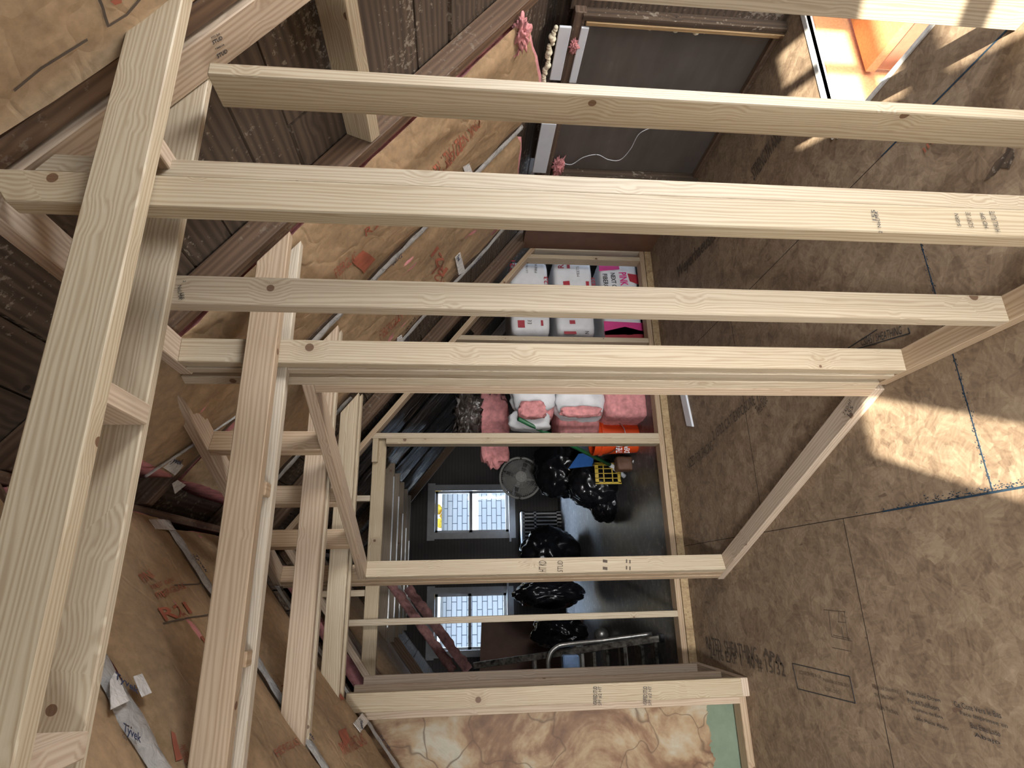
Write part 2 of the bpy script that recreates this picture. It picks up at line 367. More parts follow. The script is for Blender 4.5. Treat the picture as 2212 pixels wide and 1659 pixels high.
def beam(name, p, q, a, b, mat, parent=None, **kw):
    p, q, a, b = Vector(p), Vector(q), Vector(a), Vector(b)
    return hexa(name, [p, p+a, p+a+b, p+b, q, q+a, q+a+b, q+b], mat, parent, **kw)
def box(name, x, y, z, mat, axis='z', parent=None, **kw):
    (x0, x1), (y0, y1), (z0, z1) = x, y, z
    if axis == 'z': return beam(name, (x0, y0, z0), (x0, y0, z1), (x1-x0, 0, 0), (0, y1-y0, 0), mat, parent, **kw)
    if axis == 'x': return beam(name, (x0, y0, z0), (x1, y0, z0), (0, y1-y0, 0), (0, 0, z1-z0), mat, parent, **kw)
    return beam(name, (x0, y0, z0), (x0, y1, z0), (x1-x0, 0, 0), (0, 0, z1-z0), mat, parent, **kw)
def tube(name, pts, r, mat, parent=None, seg=10, closed=False, cap=True):
    bm = bmesh.new(); rings = []
    pts = [Vector(p) for p in pts]; n = len(pts)
    for i, p in enumerate(pts):
        d = (pts[min(i+1, n-1)]-pts[max(i-1, 0)]).normalized() if not closed else (pts[(i+1) % n]-pts[i-1]).normalized()
        s = d.cross(Vector((0, 0, 1)));
        if s.length < 0.05: s = d.cross(Vector((1, 0, 0)))
        s.normalize(); t = d.cross(s); rr = r[i] if isinstance(r, (list, tuple)) else r
        rings.append([bm.verts.new(p+s*math.cos(k*2*math.pi/seg)*rr+t*math.sin(k*2*math.pi/seg)*rr) for k in range(seg)])
    m = n if closed else n-1
    for i in range(m):
        A, B = rings[i], rings[(i+1) % n]
        for k in range(seg): bm.faces.new((A[k], A[(k+1) % seg], B[(k+1) % seg], B[k]))
    if cap and not closed: bm.faces.new(rings[0]); bm.faces.new(rings[-1])
    return finish(bm, name, mat, parent, smooth=True)
def spline(pts, n=8):
    pts = [Vector(p) for p in pts]; out = []
    for i in range(len(pts)-1):
        p0 = pts[max(i-1, 0)]; p1 = pts[i]; p2 = pts[i+1]; p3 = pts[min(i+2, len(pts)-1)]
        for k in range(n):
            t = k/n; out.append(0.5*((2*p1)+(-p0+p2)*t+(2*p0-5*p1+4*p2-p3)*t*t+(-p0+3*p1-3*p2+p3)*t*t*t))
    out.append(pts[-1]); return out
def slab(name, corners, thick, mat, parent=None, nrm=None):
    """polygon given real thickness behind it"""
    c = [Vector(p) for p in corners]
    n = Vector(nrm) if nrm is not None else (c[1]-c[0]).cross(c[2]-c[0]).normalized()
    bm = bmesh.new(); A = [bm.verts.new(p) for p in c]; B = [bm.verts.new(p+n*thick) for p in c]
    bm.faces.new(A); bm.faces.new(B[::-1])
    for i in range(len(c)): j = (i+1) % len(c); bm.faces.new((A[i], B[i], B[j], A[j]))
    uvl = bm.loops.layers.uv.new('UVMap'); g = (c[1]-c[0]).normalized(); a = n.cross(g)
    for f in bm.faces:
        for l in f.loops: p = l.vert.co-c[0]; l[uvl].uv = (p.dot(g), p.dot(a)+p.dot(n))
    return finish(bm, name, mat, parent)
def blob(name, center, size, mat, parent=None, amp=0.15, freq=3, sub=4, seed=0, flat=None, squash=1.0, power=2.0):
    bm = bmesh.new(); bmesh.ops.create_icosphere(bm, subdivisions=sub, radius=1)
    for v in bm.verts:
        d = v.co.normalized()
        # superellipsoid
        k = (abs(d.x)**power+abs(d.y)**power+abs(d.z)**power)**(-1/power)
        p = d*k
        p *= 1+amp*noise.fractal(d*freq+Vector((seed, seed*2, 0)), 0.8, 2.0, 4)
        v.co = Vector((p.x*size[0], p.y*size[1], p.z*size[2]))+Vector(center)
        if flat is not None and v.co.z < flat: v.co.z = flat+random.random()*0.001
    return finish(bm, name, mat, parent, smooth=True)
_txt = {}
def text(body, size, org, right, up, mat, parent, name='printed_text', off=0.0012, bold=0.0, sx=1.0):
    right = Vector(right).normalized(); up = Vector(up).normalized(); n = right.cross(up).normalized()
    cu = bpy.data.curves.new(name, 'FONT'); cu.body = body; cu.size = size; cu.resolution_u = 2; cu.offset = bold; cu.extrude = 0.0003
    tmp = bpy.data.objects.new('t', cu); C.objects.link(tmp)
    dg = bpy.context.evaluated_depsgraph_get(); me = bpy.data.meshes.new_from_object(tmp.evaluated_get(dg))
    bpy.data.objects.remove(tmp); bpy.data.curves.remove(cu)
    o = Vector(org)+n*off
    M = Matrix(((right.x*sx, up.x, n.x, o.x), (right.y*sx, up.y, n.y, o.y), (right.z*sx, up.z, n.z, o.z), (0, 0, 0, 1)))
    me.transform(M); me.materials.clear()
    ob = link(name, me, mat, parent)
    if parent is not None and parent.location.length > 0: ob.matrix_parent_inverse = Matrix.Translation(parent.location).inverted()
    return ob

class MB:
    """many solids in one mesh (boards of one deck, slats of one grille)"""
    def __init__(s): s.bm = bmesh.new(); s.uv = s.bm.loops.layers.uv.new('UVMap')
    def hexa(s, pts, grain=None):
        pts = [Vector(p) for p in pts]; v = [s.bm.verts.new(p) for p in pts]; fs = [s.bm.faces.new([v[i] for i in f]) for f in FACES]
        bmesh.ops.recalc_face_normals(s.bm, faces=fs)
        g = (sum(pts[4:], Vector())-sum(pts[:4], Vector())).normalized() if grain is None else Vector(grain).normalized()
        a = (pts[1]-pts[0]).normalized(); a = (a-g*a.dot(g)).normalized(); b = g.cross(a); ou, ov = random.random()*40, random.random()*40
        for f in fs:
            for l in f.loops:
                p = l.vert.co-pts[0]; l[s.uv].uv = (p.dot(g)+ou, (p.dot(b) if abs(f.normal.dot(a)) > .6 else p.dot(a)+3)+ov)
        return s
    def beam(s, p, q, a, b):
        p, q, a, b = Vector(p), Vector(q), Vector(a), Vector(b)
        return s.hexa([p, p+a, p+a+b, p+b, q, q+a, q+a+b, q+b])
    def box(s, x, y, z, axis='x'):
        (x0, x1), (y0, y1), (z0, z1) = x, y, z
        if axis == 'z': return s.beam((x0, y0, z0), (x0, y0, z1), (x1-x0, 0, 0), (0, y1-y0, 0))
        if axis == 'x': return s.beam((x0, y0, z0), (x1, y0, z0), (0, y1-y0, 0), (0, 0, z1-z0))
        return s.beam((x0, y0, z0), (x0, y1, z0), (x1-x0, 0, 0), (0, 0, z1-z0))
    def out(s, name, mat, parent=None): return finish(s.bm, name, mat, parent)

def tfit(body, plane, p0, p1, mat, parent, ptop=None, off=0.003, bold=0.0, name='printed_text'):
    """writing that runs from pixel p0 to pixel p1 on a surface, its height given by ptop"""
    P0, P1 = plane(*p0), plane(*p1); right = P1-P0; Wd = right.length; right.normalize()
    Q = P0-Vector((0, 0, HCAM)); t1 = plane(p0[0]+2, p0[1])-P0; t2 = plane(p0[0], p0[1]+2)-P0
    n = t1.cross(t2).normalized()
    if n.dot(Q) > 0: n = -n
    up = n.cross(right).normalized()
    cu = bpy.data.curves.new(name, 'FONT'); cu.body = body; cu.size = 1; cu.resolution_u = 2; cu.offset = bold
    tmp = bpy.data.objects.new('t', cu); C.objects.link(tmp)
    me = bpy.data.meshes.new_from_object(tmp.evaluated_get(bpy.context.evaluated_depsgraph_get()))
    bpy.data.objects.remove(tmp); bpy.data.curves.remove(cu)
    xs = [v.co.x for v in me.vertices]; ys = [v.co.y for v in me.vertices]
    s = Wd/(max(xs)-min(xs)); sy = s if ptop is None else (plane(*ptop)-P0).length/(max(ys)-min(ys))
    x0, y0 = min(xs), min(ys)
    for v in me.vertices:
        v.co = P0+right*((v.co.x-x0)*s)+up*((v.co.y-y0)*sy)+n*off
    me.materials.clear(); return link(name, me, mat, parent)
def quad(name, plane, pts, mat, parent, off=0.003):
    """a thin flat mark (stamp box, printed patch) lying on a surface, 0.6 mm thick"""
    P = [plane(*p) for p in pts]; n = (P[1]-P[0]).cross(P[2]-P[0]).normalized()
    if n.dot(P[0]-Vector((0, 0, HCAM))) > 0: n = -n
    return slab(name, [p+n*(off-0.0006) for p in P], 0.0006, mat, parent, nrm=n)
FLR = lambda x, y: fl(x, y, 0)

# ================================================================ SETTING
HX0, HX1, HY0, HY1 = 1.70, 2.40, 0.55, 1.78
XK = 2.48                                        # right knee wall
f = MB()
for xx, yy in (((-2.0, HX0), (YB, 3.935)), ((HX0, HX1), (YB, HY0)), ((HX0, HX1), (HY1, 3.935)), ((HX1, 2.6), (YB, 3.935))):
    f.box(xx, yy, (-0.018, 0.0), 'y')
floor = tag(f.out('floor', osbm), kind='structure')
tag(box('floor', (-2.0, 3.2), (3.937, 8.5), (-0.018, 0.0505), osb_edge, 'x', bevel=0), kind='structure')
tag(box('floor', (-2.0, 3.2), (3.99, 8.5), (0.0505, 0.053), vinylm, 'x', bevel=0), kind='structure')
# joints and chalk lines of the floor
g = MB(); g.box((0.2165, 0.2195), (0.4, 3.93), (0.0, 0.0006), 'y').box((1.44, 1.443), (0.2, 3.93), (0, 0.0006), 'y')
g.box((-2, 0.2165), (2.226, 2.229), (0, 0.0006)).box((0.2195, 1.44), (2.85, 2.853), (0, 0.0006)); g.out('panel_joint', gapm, floor)
g = MB(); g.box((0.2185, 1.1), (1.5415, 1.5447), (0.0, 0.0008)).box((0.2150, 0.2212), (1.0, 2.0), (0.0005, 0.0009), 'y').box((1.4385, 1.4447), (0.7, 1.6), (0.0005, 0.0009), 'y'); g.out('chalk_line', bluechalk, floor)
g = MB()
for i in range(260):
    yv = random.gauss(1.55, 0.22); w_ = abs(random.gauss(0, 0.009)); g.box((0.2195+w_, 0.2195+w_+random.uniform(.001, .0035)), (yv, yv+random.uniform(.001, .006)), (0, 0.0007))
for i in range(260):
    xv = 0.23+random.random()*0.85; w_ = random.gauss(0, 0.005); g.box((xv, xv+random.uniform(.001, .006)), (1.543+w_, 1.543+w_+random.uniform(.0008, .0022)), (0, 0.0007), 'y')
g.out('chalk_dust', bluechalk, floor)
# mill stamps on the floor panels
tfit('APA', FLR, (1650, 1418), (1692, 1440), ink_faint, floor, (1648, 1435), bold=0.02)
tfit('RATED  SHEATHING', FLR, (1528, 1402), (1640, 1432), ink_faint, floor, (1531, 1380))
tfit('24/16 EXP 1  40 # 15/32', FLR, (1536, 1424), (1700, 1466), ink_faint, floor, (1540, 1406))
fr = MB()
for a, b in (((1712, 1433), (1836, 1462)), ((1836, 1462), (1848, 1519)), ((1848, 1519), (1724, 1488)), ((1724, 1488), (1712, 1433))):
    A, B_ = FLR(*a), FLR(*b); d = (B_-A).normalized(); s = Vector((-d.y, d.x, 0))*0.002
    fr.beam(A-s, B_-s, s*2, (0, 0, 0.0012))
fr.out('stamp_frame', ink, floor)
tfit('CONFORME A LA', FLR, (1728, 1456), (1776, 1466), ink_faint, floor, (1726, 1448))
tfit('PANNEAUX OSB 2R24', FLR, (1780, 1472), (1838, 1486), ink_faint, floor, (1779, 1465))
tfit('CS0451 DOC', FLR, (1785, 1492), (1815, 1500), ink_faint, floor, (1783, 1484))
tfit('For Roof Sheathing', FLR, (1888, 1490), (1944, 1500), ink_faint, floor, (1886, 1480))
tfit('This Side Down', FLR, (1892, 1506), (1936, 1514), ink_faint, floor, (1890, 1497))
tfit('Para Techos', FLR, (1900, 1532), (1942, 1545), ink_faint, floor, (1898, 1522))
tfit('Print Side Down', FLR, (1962, 1500), (2034, 1518), ink, floor, (1960, 1491))
tfit('For All Subfloors', FLR, (1964, 1518), (2032, 1536), ink, floor, (1962, 1508))
tfit('Imprime de Este', FLR, (1974, 1536), (2040, 1556), ink, floor, (1972, 1527))
tfit('Lado Hacia Abajo', FLR, (1978, 1556), (2052, 1580), ink, floor, (1976, 1546))
tfit('Ce Cote Vers le Bas', FLR, (2064, 1526), (2166, 1552), ink, floor, (2062, 1514))
tfit('Face Imprimee en', FLR, (2078, 1546), (2180, 1576), ink, floor, (2075, 1535))
tfit('Bas Este Lado', FLR, (2100, 1572), (2164, 1592), ink, floor, (2098, 1560))
tfit('Abajo', FLR, (2108, 1594), (2164, 1612), ink, floor, (2106, 1582))
tfit('This Side', FLR, (1640, 900), (1660, 866), ink_faint, floor, (1652, 910))
tfit('Down', FLR, (1678, 850), (1696, 828), ink_faint, floor, (1688, 860))
tfit('2 15/32 CAT EXPOSURE 1', FLR, (1542, 952), (1640, 868), ink_faint, floor, (1550, 965))
tfit('SIZED FOR SPACING', FLR, (1490, 1012), (1542, 972), ink_faint, floor, (1496, 1028))
tfit('Weyerhaeuser', FLR, (1465, 612), (1552, 522), ink_faint, floor, (1478, 622), bold=0.02)
tfit('STRENGTH AXIS', FLR, (1630, 392), (1690, 300), ink_faint, floor, (1646, 400), bold=0.02)
tfit('CS0451 SHEATHING', FLR, (1862, 748), (1950, 722), ink, floor, (1872, 757))
E_ = MB()
for a, b in (((1832, 752), (1895, 712)), ((1840, 757), (1966, 720)), ((1966, 720), (1962, 708))):
    A, B_ = FLR(*a), FLR(*b); d = (B_-A).normalized(); s = Vector((-d.y, d.x, 0))*0.002
    E_.beam(A-s, B_-s, s*2, (0, 0, 0.0012))
E_.out('stamp_frame', ink, floor)
# pencilled window sketch
sk = MB()
def line(mb, a, b, wd=0.0012):
    A, B_ = FLR(*a), FLR(*b); d = (B_-A).normalized(); s = Vector((-d.y, d.x, 0))*wd; mb.beam(A-s, B_-s, s*2, (0, 0, 0.0008))
for a, b in (((1779, 1317), (1826, 1322)), ((1790, 1320), (1797, 1375)), ((1824, 1320), (1833, 1383)), ((1797, 1375), (1840, 1385)), ((1800, 1372), (1836, 1380)), ((1810, 1343), (1828, 1345)), ((1818, 1354), (1822, 1380)), ((1798, 1399), (1838, 1407)), ((1812, 1322), (1813, 1342))): line(sk, a, b)
sk.out('pencil_sketch', ink_faint, floor)

# far gable wall with its two windows
WY = 8.5
def PW(x, y): return py(x, y, WY)
wr = [PW(930, 1048), PW(1115, 1160)]; wl = [PW(928, 1270), PW(1115, 1415)]
win = []
for a, b in (((928, 1048), (1114, 1162)), ((926, 1270), (1112, 1416))):
    A, B_ = PW(*a), PW(*b); win.append((min(A.x, B_.x), max(A.x, B_.x), min(A.z, B_.z), max(A.z, B_.z)))
win.sort()
g = MB(); xs = [-1.6] + [v for w_ in win for v in (w_[0]+0.07, w_[1]-0.07)] + [3.2]
zb, zt = min(w_[2] for w_ in win)+0.07, max(w_[3] for w_ in win)-0.05
g.box((-1.6, 3.2), (WY, WY+0.1), (0.0, zb), 'x').box((-1.6, 3.2), (WY, WY+0.1), (zt, 2.85), 'x')
for i in (0, 2, 4): g.box((xs[i], xs[i+1]), (WY, WY+0.1), (zb, zt), 'x')
tag(g.out('wall_back', beadm), kind='structure')
for k, (x0, x1, z0, z1) in enumerate(win):
    t = tag(empty('window_%d' % (k+1), (0.5*(x0+x1), WY, z0)), kind='structure')
    g = MB(); cw = 0.085
    g.box((x0, x0+cw), (WY-0.02, WY), (z0, z1), 'z').box((x1-cw, x1), (WY-0.02, WY), (z0, z1), 'z')
    g.box((x0-0.02, x1+0.02), (WY-0.03, WY), (z1-cw, z1+0.02)).box((x0, x1), (WY-0.025, WY), (z0, z0+cw*0.8)).box((x0-0.05, x1+0.05), (WY-0.06, WY), (z0+cw*0.8, z0+cw*0.8+0.025))
    g.out('window_casing', trimgrey, t)
    a0, a1, c0, c1 = x0+cw, x1-cw, z0+cw, z1-cw; mid = 0.5*(c0+c1)+0.02
    g = MB()
    for q0, q1 in ((a0, a0+0.035), (a1-0.035, a1)): g.box((q0, q1), (WY+0.02, WY+0.055), (c0, c1), 'z')
    for q0, q1 in ((c0, c0+0.05), (mid-0.022, mid+0.022), (c1-0.04, c1)): g.box((a0, a1), (WY+0.02, WY+0.055), (q0, q1))
    sash = g.out('sash', trimgrey, t)
    box('pane', (a0+0.03, a1-0.03), (WY+0.035, WY+0.04), (c0+0.04, mid-0.02), glassm, 'x', None, bevel=0).parent = sash
    box('pane', (a0+0.03, a1-0.03), (WY+0.03, WY+0.034), (mid+0.02, c1-0.03), glassm, 'x', None, bevel=0).parent = sash
# side walls
g = MB(); g.box((XK, XK+0.1), (0.32, 1.92), (0, 1.03), 'y').box((XK, XK+0.1), (YB, -0.82), (0, 1.03), 'y').box((XK, XK+0.1), (-0.82, 0.32), (0, 0.26), 'y').box((XK, XK+0.1), (-0.82, 0.32), (0.98, 1.03), 'y')  # the gap is an opening added around the right fill lamp
tag(g.out('wall_right', oldwood), kind='structure')
tag(box('wall_right', (XK+0.01, XK+0.1), (3.0, 3.935), (0, 1.03), brownboard, 'y', bevel=0), kind='structure')
tag(box('wall_right', (3.0, 3.1), (3.935, 8.5), (0, 0.63), beadm, 'y', bevel=0), kind='structure')
tag(box('wall_right', (XK+0.12, XK+0.16), (1.9, 3.05), (-0.1, 1.1), oldwood, 'y', bevel=0), kind='structure')
g = MB(); g.box((-2.0, -1.95), (0.36, 8.5), (0, 0.96), 'y').box((-2.0, -1.95), (YB, -0.76), (0, 0.96), 'y').box((-2.0, -1.95), (-0.76, 0.36), (0, 0.29), 'y').box((-2.0, -1.95), (-0.76, 0.36), (0.91, 0.96), 'y')  # gap left for the added left fill lamp
tag(g.out('wall_left', brownboard), kind='structure')
# stained plaster wall, its top following the slope
tag(slab('wall_front', [(-1.94, 3.41, 0.0), (-0.60, 3.41, 0.0), (-0.60, 3.41, zl(-0.60)+0.06), (-1.94, 3.41, zl(-1.94)+0.06)], 0.05, plasterm, nrm=(0, 1, 0)), kind='structure')
# gable wall behind the camera, with the panes the sun comes through
g = MB()
openings = [(-1.11, -0.87, 0.75, 1.62), (0.284, 0.60, 1.34, 1.635), (0.65, 0.85, 1.34, 1.635), (0.284, 0.60, 0.72, 1.27), (0.65, 0.85, 0.72, 1.27)]
xc = sorted({-2.2, 2.8, *[v for o in openings for v in o[:2]]}); zc = sorted({0, 2.95, *[v for o in openings for v in o[2:]]})
for i in range(len(xc)-1):
    for j in range(len(zc)-1):
        mx, mz = (xc[i]+xc[i+1])/2, (zc[j]+zc[j+1])/2
        if any(o[0] < mx < o[1] and o[2] < mz < o[3] for o in openings): continue
        g.box((xc[i], xc[i+1]), (YB-0.03, YB), (zc[j], zc[j+1]))
tag(g.out('wall_camera', greywood), kind='structure')
# roof decks of old sheathing boards
nv = Vector((K, 0, 1)).normalized(); sv = Vector((1, 0, -K)).normalized()
def deck(name, side, y0, y1, parent=None):
    g = MB(); s = 0.0; Ls = 3.75
    while s < Ls:
        wd = random.choice((0.15, 0.18, 0.21, 0.24)); x0, x1 = XR+0.02+s*0.79, XR+0.02+(s+wd-0.008)*0.79
        y = y0
        while y < y1:
            ln = min(random.uniform(1.6, 3.6), y1-y) if y1-y > 2.2 else y1-y
            dz = random.uniform(0, 0.010)
            z0, z1 = zr(x0)+0.125+dz, zr(x1)+0.125+dz
            if side > 0: P = [(x0, y, z0), (x1, y, z1), (x1, y, z1+0.03), (x0, y, z0+0.03)]
            else: P = [(2*XR-x0, y, z0), (2*XR-x1, y, z1), (2*XR-x1, y, z1+0.03), (2*XR-x0, y, z0+0.03)]
            g.hexa(P+[(p[0], y+ln-0.004, p[2]) for p in P]); y += ln
        s += wd
    return tag(g.out(name, oldwood), kind='structure')
deck('ceiling', 1, YB-0.03, 8.6); deck('ceiling', -1, YB-0.03, 8.6)
for sgn in (1, -1):      # roofing outside the boards
    x1 = XR+sgn*3.05
    tag(slab('ceiling', [(XR, YB-0.03, ZR+0.17), (x1, YB-0.03, ZR+0.17-3.05*K), (x1, 8.6, ZR+0.17-3.05*K), (XR, 8.6, ZR+0.17)], 0.02, gapm, nrm=(0, 0, 1)), kind='structure')
tag(box('trim_1', (XR-0.017, XR+0.017), (YB, 8.5), (ZR+0.01, ZR+0.14), rafterwood, 'y'), kind='structure')

# stair opening: drywall edges and the painted steps below
t = tag(empty('stair_flight', (2.0, 1.3, -0.6)), 'orange-brown painted stair steps seen through the opening in the floor', 'stairs')
T = MB(); T.box((2.03, 2.40), (HY0, HY1-0.02), (-0.23, -0.19), 'y'); T.out('tread', stairm, t)
T = MB(); T.box((1.74, 2.05), (HY0, HY1-0.02), (-0.42, -0.38), 'y'); T.out('tread', stairm, t)
T = MB(); T.box((2.05, 2.07), (HY0, HY1-0.02), (-0.38, -0.23), 'y'); T.out('riser', stairb, t)
T = MB(); T.box((1.70, 2.40), (HY0, HY1-0.02), (-0.62, -0.44), 'y'); T.out('riser', stairb, t)
tag(box('stair_wall_board', (2.38, 2.40), (HY0, HY1), (-0.19, -0.02), stairb, 'y'), 'brown painted board along the far side of the stair opening', 'board')
tag(box('stair_wall_board', (1.70, 2.47), (HY1-0.001, HY1+0.02), (-0.62, -0.031), stairm, 'x'), 'orange painted board under the white drywall edge of the stair opening', 'board')
tag(box('drywall_strip', (1.70, 2.47), (HY1, HY1+0.028), (-0.03, 0.006), drywall, 'x'), 'white drywall edge across the end of the stair opening', 'drywall')
tag(box('drywall_strip', (HX0-0.02, HX0), (HY0, HY1), (-0.05, 0.006), drywall, 'y'), 'white drywall edge along the side of the stair opening', 'drywall')

# ================================================================ OLD RAFTERS
def rafter(side, y0, y1, label, x0=XR+0.02, x1=2.62, mat=rafterwood, dep=0.12):
    P = [(x0, y0, zr(x0)), (x0, y1, zr(x0)), (x0, y1, zr(x0)+dep), (x0, y0, zr(x0)+dep)]
    Q = [(x1, y0, zr(x1)), (x1, y1, zr(x1)), (x1, y1, zr(x1)+dep), (x1, y0, zr(x1)+dep)]
    if side < 0: P = [(2*XR-p[0], p[1], p[2]) for p in P]; Q = [(2*XR-p[0], p[1], p[2]) for p in Q]
    return tag(hexa('old_rafter', P+Q, mat), label, 'rafter', 'old roof rafters')
rafter(1, 0.925, 0.975, 'reddish old rafter beside the stapled kraft batt at the top')
rafter(1, 1.665, 1.712, 'rough brown rafter along the near edge of the crumpled kraft batts')
rafter(1, 2.36, 2.41, 'old rafter under the taped seam between the two right kraft batts')
rafter(1, 3.20, 3.25, 'dark old rafter just beyond the last taped kraft seam')
rafter(1, 3.86, 3.925, 'dark old rafter above the sloping plate of the far partition')
for y, wd in ((4.7, 'nearest'), (5.5, 'second'), (6.3, 'middle'), (7.1, 'fourth'), (7.9, 'farthest')): rafter(1, y, y+0.045, 'dark rafter of the far room slope, %s of the right side' % wd, x1=2.95)
rafter(-1, 1.57, 1.62, 'old rafter hidden behind the nearest taped seam of the left slope')
rafter(-1, 2.47, 2.52, 'old rafter behind the middle taped seam of the left slope')
rafter(-1, 3.30, 3.35, 'old rafter behind the last taped seam before the plaster wall', x1=2.4)
for y, wd in ((4.5, 'nearest'), (5.5, 'middle'), (6.6, 'farthest')): rafter(-1, y, y+0.045, 'dark rafter of the far room slope, %s of the left side' % wd, x1=2.4)

# ================================================================ KRAFT BATTS
def bz(side, x, y, y0, y1, bulge, seed, wr=0.010):
    t = (y-y0)/(y1-y0); b = bulge*(1-(2*t-1)**4)
    n = noise.fractal(Vector((x*3.1+seed, y*5.0, seed*1.7)), 0.9, 2.1, 4)
    rdg = 1-abs(noise.noise(Vector((x*2.2+y*3+seed, y*4.4-x*2, seed))))*2
    return (zr(x) if side > 0 else zl(x))-0.006-b-wr*n-wr*0.8*max(0, rdg)**4
def batt(label, side, y0, y1, xa, xb, bulge, seed, mat=kraftm, wr=0.012, cut=None, thick=0.09, group='kraft faced insulation batts'):
    """xa = ridge end, xb = eave end"""
    t = tag(empty('insulation_batt', ((xa+xb)/2, (y0+y1)/2, (zr if side > 0 else zl)((xa+xb)/2))), label, 'insulation batt', group)
    nx, ny = 90, 26; bm = bmesh.new(); G = []
    for i in range(nx+1):
        row = []
        for j in range(ny+1):
            s, r = i/nx, j/ny; y = y0+(y1-y0)*r; x = xa+(xb-xa)*s
            if cut: x = xa+(xb+cut(r)-xa)*s
            wob = 0.006*noise.noise(Vector((x*4, seed, 0))) if j in (0, ny) else 0
            row.append(bm.verts.new((x, y+wob, bz(side, x, y, y0, y1, bulge, seed, wr))))
        G.append(row)
    for i in range(nx):
        for j in range(ny): bm.faces.new((G[i][j], G[i+1][j], G[i+1][j+1], G[i][j+1]))
    bmesh.ops.solidify(bm, geom=list(bm.faces), thickness=0.0015)
    fo = finish(bm, 'kraft_facing', mat, t, smooth=True)
    bm = bmesh.new(); G = []; T_ = []
    for i in range(31):
        A, B_ = [], []
        for j in range(9):
            s, r = i/30, j/8; y = y0+0.03+(y1-y0-0.06)*r; x = xa+(xb-xa)*s
            if cut: x = xa+(xb+0.02*(1 if xb > xa else -1)+cut(r)-xa)*s
            z = bz(side, x, y, y0, y1, bulge, seed, wr)+0.006
            jit = Vector((random.uniform(-.006, .006), 0, 0)) if i in (0, 30) else Vector()
            A.append(bm.verts.new(Vector((x, y, z))+jit)); B_.append(bm.verts.new(Vector((x, y, (zr if side > 0 else zl)(x)+thick))+jit))
        G.append(A); T_.append(B_)
    for M_ in (G, T_):
        for i in range(30):
            for j in range(8): bm.faces.new((M_[i][j], M_[i+1][j], M_[i+1][j+1], M_[i][j+1]))
    for i in range(30):
        bm.faces.new((G[i][0], G[i+1][0], T_[i+1][0], T_[i][0])); bm.faces.new((G[i][8], G[i+1][8], T_[i+1][8], T_[i][8]))
    for j in range(8):
        bm.faces.new((G[0][j], G[0][j+1], T_[0][j+1], T_[0][j])); bm.faces.new((G[30][j], G[30][j+1], T_[30][j+1], T_[30][j]))
    finish(bm, 'pink_fibre', pink, t, smooth=True)['label'] = 'pink glass fibre behind the paper'
    return t, fo
def on_surface(side, o, y0, y1, bulge, seed, wr=0.012, off=0.004):
    """lay flat print onto the wavy facing"""
    for v in o.data.vertices:
        v.co.z = bz(side, v.co.x, v.co.y, y0, y1, bulge, seed, wr)-off
def kprint(b, side, body, p0, p1, ptop, prm, mat=redink, bold=0.0, off=0.004):
    o = tfit(body, SR if side > 0 else SL, p0, p1, mat, b[1], ptop, bold=bold)
    on_surface(side, o, *prm, off=off); return o
def kpatch(b, side, pts, prm, mat=redink):
    P = [(SR if side > 0 else SL)(*p) for p in pts]; bm = bmesh.new(); n = 10
    G = [[bm.verts.new((P[0]*(1-u)+P[1]*u)*(1-v)+(P[3]*(1-u)+P[2]*u)*v) for u in [i/n for i in range(n+1)]] for v in [j/n for j in range(n+1)]]
    for i in range(n):
        for j in range(n): bm.faces.new((G[i][j], G[i+1][j], G[i+1][j+1], G[i][j+1]))
    for v in bm.verts: v.co.z = bz(side, v.co.x, v.co.y, *prm)-0.0035
    return finish(bm, 'printed_patch', mat, b[1])

pA = (-0.2, 0.915, 0.030, 3.0, 0.010)
bA = batt('large flat kraft batt with bright staples along its edge in the upper left corner', 1, *pA[:2], 0.40, 1.25, *pA[2:4], wr=0.010, cut=lambda r: 0)
kpatch(bA, 1, [(198, 0), (212, 9), (228, 4), (224, -8)], pA)
def kline(b, side, pts, prm, mat=ink_faint, wd=0.0022):
    P = [(SR if side > 0 else SL)(*p) for p in pts]; bm = bmesh.new(); prev = None
    Q = []
    for a, c in zip(P[:-1], P[1:]): Q += [a.lerp(c, k/8) for k in range(8)]
    Q.append(P[-1])
    for i, p in enumerate(Q):
        d = (Q[min(i+1, len(Q)-1)]-Q[max(i-1, 0)]).normalized(); s = Vector((-d.y, d.x, 0)).normalized()*wd
        v = [bm.verts.new(p-s), bm.verts.new(p+s)]
        for q in v: q.co.z = bz(side, q.co.x, q.co.y, *prm)-0.003
        if prev: bm.faces.new((prev[0], prev[1], v[1], v[0]))
        prev = v
    return finish(bm, 'printed_line', mat, b[1])
kline(bA, 1, [(0, 195), (60, 145), (160, 84)], pA); kline(bA, 1, [(174, -4), (205, 55), (245, 30), (272, -4)], pA)
pB = (1.717, 2.355, 0.035, 5.0, 0.016)
bB = batt('crumpled kraft batt of the right slope, nearest of the two taped ones', 1, *pB[:2], 0.42, 2.14, *pB[2:4], wr=0.016, cut=lambda r: 0.20*r)
kprint(bB, 1, 'R21 R21 R21', (972, 290), (905, 365), (990, 305), pB); kprint(bB, 1, 'PINK NEXT GEN', (1010, 250), (935, 345), (1022, 262), pB)
kpatch(bB, 1, [(740, 565), (765, 590), (790, 560), (765, 540)], pB); kprint(bB, 1, 'FIBERGLAS', (700, 600), (750, 560), (690, 588), pB)
kprint(bB, 1, 'R21', (770, 510), (800, 480), (780, 520), pB)
pC = (2.415, 3.195, 0.035, 9.0, 0.016)
bC = batt('crumpled kraft batt of the right slope, between the two white taped seams', 1, *pC[:2], 0.42, 2.20, *pC[2:4], wr=0.016, cut=lambda r: 0.02*r)
kprint(bC, 1, 'R21', (952, 580), (925, 530), (965, 572), pC, bold=0.02); kprint(bC, 1, 'R21', (945, 607), (925, 575), (955, 600), pC)
